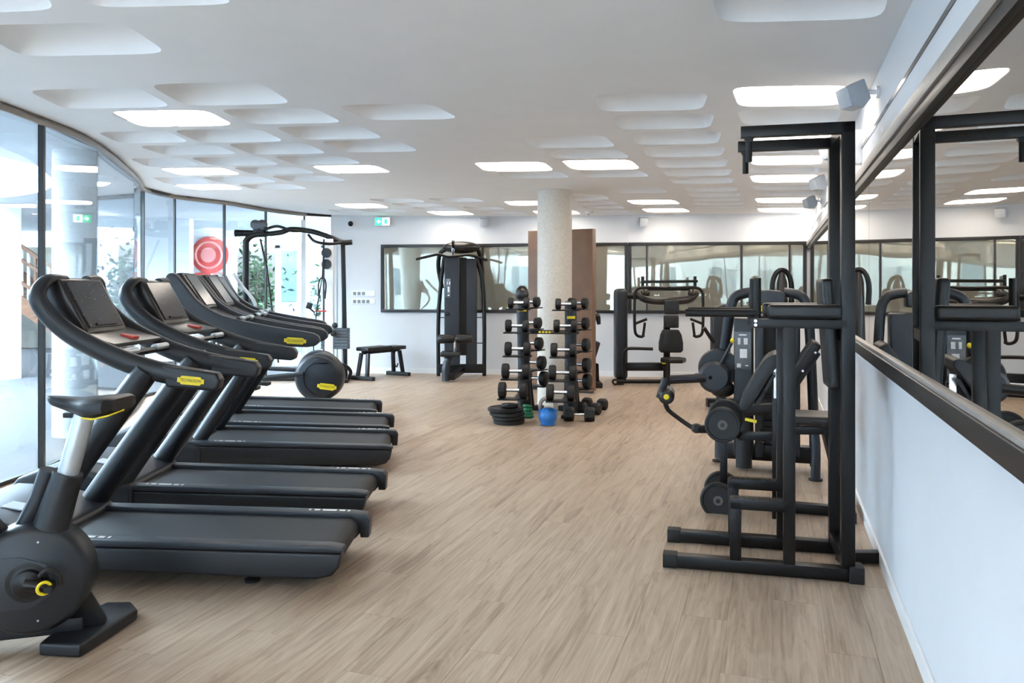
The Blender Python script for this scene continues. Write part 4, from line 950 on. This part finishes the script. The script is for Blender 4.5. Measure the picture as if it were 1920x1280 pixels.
# plates on the floor, bands, kettlebell, hex dumbbells
pc0 = W(952, 793, 8.35); zz = 0
for k, (r, th, dx, dy) in enumerate(((.165, .042, .012, 0), (.175, .042, 0.01, .01), (.185, .042, -.006, 0), (.19, .04, -.022, .01), (.09, .035, .02, .0))):
    c = Vector((pc0.x+dx, 8.42+dy, zz+th/2)); zz += th+.0005
    plate(c, r, th, (0, 0, 1), 'black weight plate lying in the floor pile, %s' % (['bottommost', 'second from the floor', 'third from the floor', 'fourth from the floor', 'small topmost'][k]), 'floor pile of plates', 'rubber', 'rubber')
gb = Vector((W(989, 540, 8.78).x, 8.78, 0))
t = thing('resistance_band', gb, 'green coiled resistance band behind the pile of plates', 'resistance band', world=True)
for k in range(4): MB().torus(gb+Vector((.0, .01*k, .018+.034*k)), (.1*(k % 2), .06, 1), .055-.006*k, .018, 24, 8).build('coil', 'green_band', t)
kc = G(1028, 799); kc.y += .09
kb = thing('kettlebell', kc, 'glossy blue kettlebell with steel handle standing on the floor', 'kettlebell', world=True)
R_ = .098
MB().lathe([(.055, 0), (.075, .006)]+[(R_*math.sin(a), .093-R_*math.cos(a)*.95) for a in [math.pi*(.28+.62*i/12) for i in range(13)]], kc, n=36).build('body', 'blue_enamel', kb)
MB().tube(smooth_path([kc+Vector((-.078, 0, .15)), kc+Vector((-.082, 0, .195)), kc+Vector((-.068, 0, .245)), kc+Vector((-.03, 0, .272)), kc+Vector((.03, 0, .272)), kc+Vector((.068, 0, .245)), kc+Vector((.082, 0, .195)), kc+Vector((.078, 0, .15))], 5), .021, 12).build('handle', 'steel', kb)
for s_ in (-1, 1): MB().tube([kc+Vector((s_*.06, 0, .12)), kc+Vector((s_*.076, 0, .15)), kc+Vector((s_*.08, 0, .168))], [.03, .026, .023], 12).build('horn', 'blue_enamel', kb)
def hexbell(loc, rz, r, L, lab):
    t = thing('hex_dumbbell', loc, lab, 'dumbbell', 'hex dumbbells on the floor', rz=rz)
    MB().tube([(-L*.3, 0, r*.87), (L*.3, 0, r*.87)], [.014, .018, .014], 12).build('handle', 'chrome', t)
    for s_ in (-1, 1):
        MB().lathe([(r*.82, -.055), (r, -.035), (r, .035), (r*.82, .055)], (s_*(L/2-.055), 0, r*.866), (1, 0, 0), 6).build('head', 'rubber', t, bevel=.006)
    return t
def gp(px, py): q = G(px, py); return (q.x, q.y, 0)
hexbell(gp(1086, 789), -.12, .082, .33, 'large black hex dumbbell lying beside the blue kettlebell')
hexbell(gp(1104, 776), -.5, .072, .28, 'black hex dumbbell lying crosswise between two others')
hexbell(gp(1115, 767), -.45, .072, .30, 'black hex dumbbell lying farthest from the kettlebell, below the partition')

# ------------------------------------------------------------------ chest press machine
Yq = 12.15
cp = thing('chest_press_machine', (W(1230, 540, Yq).x, Yq, 0), 'black chest press machine with looped handles and segmented back pad', 'weight machine', world=True)
def q_(x, y, d=0): return W(x, y, Yq+d)
fq = lambda x, d=0: Vector((W(x, 540, Yq+d).x, Yq+d, 0))
tw = MB().box((q_(1163.5, 0).x, Yq, (q_(0, 541).z+.04)/2), (.19, .3, q_(0, 541).z-.04)).build('stack_tower', 'slate_dark', cp, bevel=.08, seg=5)
MB().tube([q_(1174, 555), q_(1200, 555)], .05, 12).build('tower_arm', 'black_metal', cp)
MB().tube(smooth_path([q_(1195, 552), q_(1215, 562, -.1), q_(1250, 564, -.15), q_(1290, 562, -.1), q_(1304, 550)], 5), .06, 12).build('top_housing', 'bronze_plastic', cp)
MB().bar(q_(1203, 528), q_(1308, 527), .05, .04).build('top_bar', 'black_metal', cp, bevel=.006)
MB().bar(q_(1215, 541, .1), q_(1300, 541, .1), .1, .06).build('top_bar', 'black_metal', cp, bevel=.01)
for x, s_ in ((1207, 1), (1301, -1)):
    MB().bar(q_(x-2*s_, 538), q_(x-2*s_, 518), .04, .04).build('stub_post', 'black_metal', cp)
    MB().ball(q_(x+3*s_, 550, -.05), (.07, .07, .07), 14, 8).build('pivot', 'bronze_plastic', cp)
for s_ in (-1, 1):
    mx = lambda x: 1254+s_*(x-1254)*-1 if s_ > 0 else x
    P = [(1250, 540), (1205, 539), (1192, 546), (1190, 562), (1190, 612), (1193, 627), (1202, 631), (1208, 628)]
    MB().tube(smooth_path([q_(mx(x), y, -.25) for x, y in P], 4), .022, 10).build('press_arm', 'black_metal', cp)
    MB().tube([q_(mx(1190), 607, -.25), q_(mx(1213), 598, -.3)], .02, 10).build('hand_grip', 'rubber', cp)
    MB().tube([q_(mx(1206), 628, -.25), q_(mx(1209), 605, -.3)], .02, 10).build('hand_grip', 'rubber', cp)
for nm, x0, x1, y0, y1, d in (('head_pad', 1240, 1267, 562, 588, -.02), ('upper_pad', 1239, 1266, 590, 613, -.04)):
    MB().box((q_((x0+x1)/2, 0).x, Yq-.2+d, (q_(0, y0).z+q_(0, y1).z)/2), ((x1-x0)/F*Yq, .08, (y1-y0)/F*Yq)).build(nm, 'vinyl', cp, bevel=.02, seg=3)
bp_ = [(1236, 616), (1265, 616), (1270, 625), (1273, 640), (1273, 654), (1269, 658), (1233, 658), (1229, 654), (1229, 640), (1232, 625)]
MB().prism([(q_(x, y).x, q_(x, y).z) for x, y in bp_], Yq-.32, Yq-.23).build('back_pad', 'vinyl', cp, bevel=.02, seg=3)
sp_ = [(-.19, -.02), (-.10, -.20), (.10, -.20), (.19, -.02), (.12, .14), (-.12, .14)]
MB().prism([(q_(1250, 0).x+x, Yq-.48+y) for x, y in sp_], q_(0, 671).z-.02, q_(0, 671).z+.05, 'xy').build('seat', 'vinyl', cp, bevel=.022, seg=3)
MB().bar(q_(1250, 612, -.12), fq(1250, -.12)+Zv*.05, .09, .07).build('back_post', 'black_metal', cp)
MB().tube([q_(1248, 676, -.45), fq(1248, -.45)+Zv*.03], .035, 12).build('seat_post', 'black_metal', cp)
MB().tube([q_(1245, 678, -.5), q_(1245, 682, -.5)], .03, 10).build('seat_adjuster', 'yellow', cp)
MB().bar(q_(1170, 687, -.1), q_(1246, 687, -.2), .1, .12).build('frame_beam', 'black_metal', cp, bevel=.012)
MB().tube(smooth_path([fq(1171, -.4)+Zv*.05, q_(1170, 668, -.4), q_(1174, 656, -.4), q_(1184, 653, -.4), q_(1224, 654, -.4)], 5), .024, 10).build('side_handle', 'black_metal', cp)
MB().tube([fq(1151, -.4)+Zv*.05, fq(1256, -.4)+Zv*.05], .03, 10).build('base_tube', 'black_metal', cp)
MB().bar(fq(1163, -.42)+Zv*.03, fq(1163, .3)+Zv*.03, .1, .06).build('base_foot', 'black_metal', cp)
MB().bar(fq(1250, -.5)+Zv*.03, fq(1250, .3)+Zv*.03, .1, .06).build('base_foot', 'black_metal', cp)
MB().lathe([(.045, -.03), (.045, .03)], fq(1153, -.44)+Zv*.05, (0, 1, 0), 18).build('transport_wheel', 'rubber', cp)
MB().lathe([(.02, -.035), (.02, -.03)], fq(1153, -.44)+Zv*.05, (0, 1, 0), 14).build('wheel_cap', 'chrome', cp)

# ------------------------------------------------------------------ leg extension machine
Ym = 6.35
lm = thing('leg_extension_machine', (W(1440, 540, Ym).x, Ym, 0), 'large charcoal leg extension machine with weight tower and yellow badge', 'weight machine', world=True)
m_ = aligned(Ym, 1440)
def fm(x, d=0): p = m_(x, 540, d); p.z = 0; return p
def mbox(x0, x1, ytop, zb, d, w): p = m_((x0+x1)/2, 540, d); p.z = (m_((x0+x1)/2, ytop).z+zb)/2; return MB().box(p, ((m_(x1, 0)-m_(x0, 0)).xy.length, w, (m_((x0+x1)/2, ytop).z-zb)), RT)
MB().tube(smooth_path([fm(1348, .1)+Zv*.03, m_(1350, 760, .1), m_(1358, 660, .05), m_(1368, 590), m_(1376, 560), m_(1395, 550), m_(1412, 548)], 5), .042, 14).build('frame_tube', 'slate_plastic', lm)
MB().tube(smooth_path([m_(1470, 548), m_(1490, 551), m_(1507, 560), m_(1516, 590), m_(1522, 700), m_(1526, 800), fm(1528, 0)+Zv*.03], 5), .038, 14).build('frame_tube', 'slate_plastic', lm)
o1 = fm(1440)
mb = MB().prism([((m_(x, y)-o1).dot(E), m_(x, y).z) for x, y in ((1404, 574), (1404, 552), (1414, 545), (1440, 543), (1464, 545), (1473, 552), (1473, 574))], -.07, .08); mb.v = [o1+E*p.x+D*p.y+Zv*p.z for p in mb.v]
tpb = mb.build('top_housing', 'slate_plastic', lm, bevel=.015, seg=3)
badge(lm, m_(1432, 577, -.16), .125, .045, 0)
tw = mbox(1377, 1413, 596, .1, -.06, .16).build('stack_tower', 'slate_dark', lm, bevel=.015, seg=3)
mbox(1452, 1500, 585, .1, .02, .16).build('stack_shroud', 'slate_plastic', lm, bevel=.02, seg=3)
mbox(1416, 1432, 590, .1, -.05, .14).build('stack_shroud', 'slate_plastic', lm, bevel=.01)
mbox(1430, 1453, 585, .15, .05, .1).build('stack_slot', 'rubber', lm)
for k in range(9): MB().box(fm(1441, .02)+Zv*(.2+.05*k), (.11, .1, .045), RT).build('weight_slab', 'iron', lm, bevel=.003)
pcc = m_(1394, 655, -.143)
pc = MB().box(pcc, (.125, .006, .30), RT).build('placard', 'lens_black', tw)
for dx, dz, w, h in ((0, .125, .06, .01), (-.028, .075, .02, .05), (.022, .075, .03, .05), (.005, -.02, .055, .07), (-.03, -.115, .03, .03), (.03, -.115, .02, .008)):
    MB().box(pcc+E*dx+Zv*dz-D*.004, (w, .002, h), RT).build('printed_mark', 'white_print', pc)
# cams, lever, roller arm
MB().lathe([(0, -.02), (.15, -.02), (.16, 0), (.15, .02), (0, .02)], m_(1347, 690, .0), (.25, 1, 0), 40).build('cam_disc', 'slate_dark', lm)
MB().lathe([(0, -.05), (.10, -.05), (.125, -.02), (.125, .05), (0, .05)], m_(1342, 703, -.14), (.25, 1, 0), 36).build('cam_cover', 'slate_plastic', lm)
MB().ball(m_(1356, 726, -.1), (.10, .08, .07), 16, 10).build('cam_cover', 'slate_dark', lm)
MB().lathe([(.014, 0), (.014, .012)], m_(1335, 703, -.195), (0, -1, 0), 12).build('bolt', 'black_gloss', lm)
MB().tube([m_(1352, 682, -.15), m_(1374, 640, -.18)], .012, 10).build('range_lever', 'slate_plastic', lm)
MB().ball(m_(1375, 636, -.18), (.016, .016, .02), 12, 8).build('lever_knob', 'yellow', lm)
MB().tube([m_(1326, 704, -.18), m_(1262, 706, -.22)], .036, 14).build('swing_arm', 'slate_dark', lm)
MB().tube([m_(1256, 704, -.24), m_(1250, 720, -.26), m_(1246, 736, -.3)], [.035, .03, .03], 12).build('roller_bracket', 'slate_plastic', lm)
rl = MB().lathe([(.04, -.13), (.062, -.11), (.062, .11), (.04, .13)], m_(1256, 734, -.2), (-.22, -1, 0), 24).build('shin_roller', 'vinyl', lm)
MB().lathe([(.022, .12), (.022, .135), (.012, .138)], m_(1256, 734, -.2), (-.22, -1, 0), 16).build('end_cap', 'yellow', rl)
MB().tube(smooth_path([m_(1252, 740, -.2), m_(1256, 757, -.2), m_(1266, 768, -.2), m_(1300, 792, -.2), m_(1316, 796, -.2)], 4), [.022, .018, .018, .024], 10).build('range_arm', 'black_metal', lm)
MB().ball(m_(1310, 795, -.2), (.045, .05, .04), 12, 8).build('arm_joint', 'slate_dark', lm)
MB().bar(m_(1312, 796, -.2), m_(1385, 800, -.1), .06, .06).build('frame_beam', 'black_metal', lm, bevel=.008)
# seat, back rest, base
MB().box(m_(1428, 752, -.25), (.36, .42, .09), RT @ Ry(-.1)).build('seat', 'vinyl', lm, bevel=.03, seg=3)
a, b = m_(1462, 730, -.3), m_(1524, 640, -.3)
dv = (b-a).normalized(); ang = math.atan2(dv.z, dv.dot(E))
bpo = MB().box((a+b)/2, ((b-a).length+.04, .40, .075), RT @ Ry(-ang)).build('back_pad', 'vinyl', lm, bevel=.022, seg=3)
MB().box((a+b)/2+E*.045-Zv*.03, ((b-a).length*.85, .26, .025), RT @ Ry(-ang)).build('pad_board', 'slate_dark', bpo, bevel=.006)
for t_ in (.55, .9): MB().lathe([(.009, 0), (.009, .01)], a.lerp(b, t_)-D*.2+E*.02-Zv*.01, -D, 10).build('bolt', 'chrome', bpo)
MB().bar(m_(1468, 745, -.3), m_(1516, 668, -.3), .05, .05).build('back_bracket', 'black_metal', lm)
pf = fm(1396, -.15)
MB().tube([pf+Zv*.02, m_(1396, 770, -.15)], .062, 18).build('front_post', 'slate_dark', lm)
MB().bar(fm(1352)+Zv*.12, fm(1528)+Zv*.12, .1, .13).build('base_beam', 'black_metal', lm, bevel=.015)
MB().tube(smooth_path([fm(1525, -.35)+Zv*.0, fm(1525, -.35)+Zv*.28, fm(1518, -.3)+Zv*.40, fm(1495, -.2)+Zv*.43], 5), .034, 12).build('rear_leg', 'slate_plastic', lm)
MB().lathe([(.05, 0), (.05, .012)], fm(1525, -.35), n=18).build('foot_pad', 'rubber', lm)
MB().lathe([(.06, 0), (.06, .012)], fm(1348, .1), n=18).build('foot_pad', 'rubber', lm)
sprg = MB()
sprg.tube([m_(1432, 790, -.4)+Vector((.02*math.cos(k*.8), .02*math.sin(k*.8), -k*.002)) for k in range(48)], .004, 6); sprg.build('spring', 'black_gloss', lm)

# ------------------------------------------------------------------ machine in the back corner (hooped tower)
Yn = 9.6
hm = thing('shoulder_press_machine', (W(1440, 540, Yn).x, Yn, 0), 'charcoal weight machine with hooped tower top behind the leg extension machine', 'weight machine', world=True)
def h_(x, y, d=0): return W(x, y, Yn+d)
fh = lambda x, d=0: Vector((W(x, 540, Yn+d).x, Yn+d, 0))
MB().tube(smooth_path([h_(1449, 570), h_(1448, 535), h_(1454, 514), h_(1466, 506), h_(1478, 514), h_(1484, 535), h_(1484, 570)], 5), .03, 12).build('top_hoop', 'black_metal', hm)
MB().tube([h_(1466, 511), h_(1466, 530), fh(1466)+Zv*.03], [.03, .06, .1], 14).build('stack_tower', 'bronze_plastic', hm)
MB().prism([(h_(x, y).x, h_(x, y).z) for x, y in ((1333, 690), (1333, 590), (1340, 575), (1356, 570), (1366, 572), (1366, 690))], Yn-.1, Yn+.05).build('back_pad', 'slate_dark', hm, bevel=.02, seg=3)
MB().tube([h_(1320, 614, -.2), h_(1338, 642, -.15)], .022, 10).build('lever', 'black_metal', hm)
MB().tube([h_(1349, 690), fh(1349)+Zv*.03], .04, 12).build('pad_post', 'black_metal', hm)
MB().box(h_(1335, 708, -.2), (.34, .36, .08)).build('seat', 'vinyl_brown', hm, bevel=.025, seg=3)
MB().bar(fh(1325)+Zv*.05, fh(1480)+Zv*.05, .12, .1).build('base_beam', 'black_metal', hm, bevel=.01)
for x in (1338, 1472): MB().bar(fh(x, -.35)+Zv*.03, fh(x, .35)+Zv*.03, .09, .06).build('base_foot', 'black_metal', hm, bevel=.01)

# ------------------------------------------------------------------ wall fittings
def nb(px, seg=0):       # point on the back wall at a picture column
    p = hitseg(BW[seg], BW[seg+1], px); return Vector((p[0], p[1], 0))
nrm = lambda seg: (Vector((BW[seg+1][1]-BW[seg][1], -(BW[seg+1][0]-BW[seg][0]), 0))).normalized()
for px, py, seg, lab in ((910, 418, 0, 'small grey wall speaker above the lat pulldown machine'), (1205, 417, 1, 'small grey wall speaker above the chest press machine')):
    p = nb(px, seg); n = nrm(seg); c = p+n*.14; c.z = W(px, py, p.y).z; w = p.copy(); w.z = c.z
    t = thing('wall_speaker', w, lab, 'speaker', world=True)
    MB().box(c, (.13, .12, .13), Rz(math.atan2(n.y, n.x)+math.pi/2+.2) @ Rx(.25)).build('cabinet', 'grey_plastic', t, bevel=.012)
    MB().tube([w, c+Zv*.02], .015, 8).build('bracket', 'white_plastic', t); MB().lathe([(.03, 0), (.03, .012)], w, n, 14).build('wall_plate', 'white_plastic', t)
def rwpt(px, off=.0, X0=.554): Y = X0*F/(px-1451); return Vector((X0+.3273*Y, Y, 0))-E*off
for px, py, X0, lab in ((1648, 168, .60, 'grey wall speaker on the mirror wall above the entrance-side end of the slot'), (1592, 268, .60, 'grey wall speaker on the mirror wall behind the dip station'), (1561, 340, .6, 'grey wall speaker on the mirror wall above the leg machine'), (1540, 377, .6, 'grey wall speaker on the mirror wall nearest the back corner')):
    w = rwpt(px, .0, X0); w.z = min(W(px, py, w.y).z, 2.54); c = w-E*.13-Zv*.01
    t = thing('wall_speaker', w, lab, 'speaker', world=True)
    R = Rz(-TH+.5) @ Ry(-.3)
    MB().prism([(-.07, -.06), (-.07, .055), (.045, .075), (.06, -.05), (-.02, -.085)], -.06, .06)
    mb = MB().prism([(-.075, -.055), (-.075, .055), (.05, .075), (.06, -.045), (-.0, -.085)], -.06, .06); mb.v = [R @ p+c for p in mb.v]; mb.build('cabinet', 'grey_plastic', t, bevel=.01)
    MB().tube([w, c+Zv*.02], .014, 8).build('bracket', 'white_plastic', t); MB().lathe([(.035, 0), (.035, .015)], w, -E, 16).build('wall_plate', 'white_plastic', t)
w = rwpt(1615, 0); w.z = 2.31
t = thing('wall_box', w, 'white rectangular box on the mirror wall above the dip station', 'wall box', world=True)
MB().box(w-E*.03, (.06, .11, .21), Rz(-TH)).build('housing', 'white_plastic', t, bevel=.006); MB().box(w-E*.062, (.004, .09, .015), Rz(-TH)).build('slot', 'grey_plastic', t)
# exit sign, dome camera, smoke detector
p = nb(720); n = nrm(0); c = p+n*.06; c.z = W(0, 416, p.y).z
t = thing('exit_sign', (p.x, p.y, c.z-.07), 'green and white lit emergency exit sign on the back wall', 'exit sign', world=True)
Rb = Rz(math.atan2(n.y, n.x)+math.pi/2)
MB().box(c, (.27, .05, .14), Rb).build('housing', 'white_plastic', t, bevel=.005)
f0 = c+n*.027; ux = Rb @ Vector((1, 0, 0))
MB().box(f0-ux*.065, (.12, .004, .12), Rb).build('pictogram_panel', 'exit_green', t); MB().box(f0+ux*.06, (.12, .004, .12), Rb).build('light_panel', 'exit_white', t)
MB().box(f0-ux*.05+n*.003, (.05, .003, .02), Rb).build('arrow_shaft', 'exit_white', t)
am = MB().add([f0-ux*.1+n*.004, f0-ux*.06+n*.004+Zv*.035, f0-ux*.06+n*.004-Zv*.035, f0-ux*.1+n*.006, f0-ux*.06+n*.006+Zv*.035, f0-ux*.06+n*.006-Zv*.035], [(0, 1, 2), (5, 4, 3), (0, 3, 4, 1), (1, 4, 5, 2), (2, 5, 3, 0)]); am.build('arrow_head', 'exit_white', t)
MB().box(f0+ux*.06+n*.003, (.05, .003, .08), Rb).build('running_figure', 'exit_green', t)
p = nb(660); c = p+n*.07; c.z = W(0, 420, p.y).z
t = thing('security_camera', (p.x, p.y, c.z), 'small black security camera on the back wall beside the exit sign', 'camera', world=True)
MB().lathe([(.05, 0), (.05, .03), (.03, .045)], p+Zv*c.z, n, 18).build('mount', 'white_plastic', t); MB().ball(c, .045).build('lens_ball', 'lens_black', t)
sd_ = W(1104, 404, 12.2); zt = zc(sd_.x, sd_.y)
t = thing('smoke_detector', (sd_.x, sd_.y, zt), 'white smoke detector on the ceiling near the back wall', 'smoke detector', world=True)
MB().lathe([(.06, 0), (.06, -.02), (.045, -.045), (.02, -.05)], (sd_.x, sd_.y, zt), n=20).build('housing', 'white_plastic', t); MB().lathe([(.012, -.05), (.012, -.06)], (sd_.x, sd_.y, zt), n=10).build('sensor', 'lens_black', t)
# switch panels
for row, (y, ng) in enumerate(((550, 3), (565, 4))):
    p = nb(682); c = p+n*.008; c.z = W(0, y, p.y).z
    t = thing('switch_panel', (p.x, p.y, c.z-.05), 'white five-gang switch panel on the back wall, %s of the pair' % ('upper' if row == 0 else 'lower'), 'light switch', world=True)
    MB().box(c, (.40, .016, .09), Rb).build('plate', 'white_plastic', t, bevel=.003)
    for k in range(5): MB().box(c+ux*(-.155+.078*k)+n*.010, (.052, .008, .055), Rb).build('button', 'button_grey' if k < ng else 'white_plastic', t, bevel=.002)
for o in bpy.data.objects:
    if '_o' in o: del o['_o']
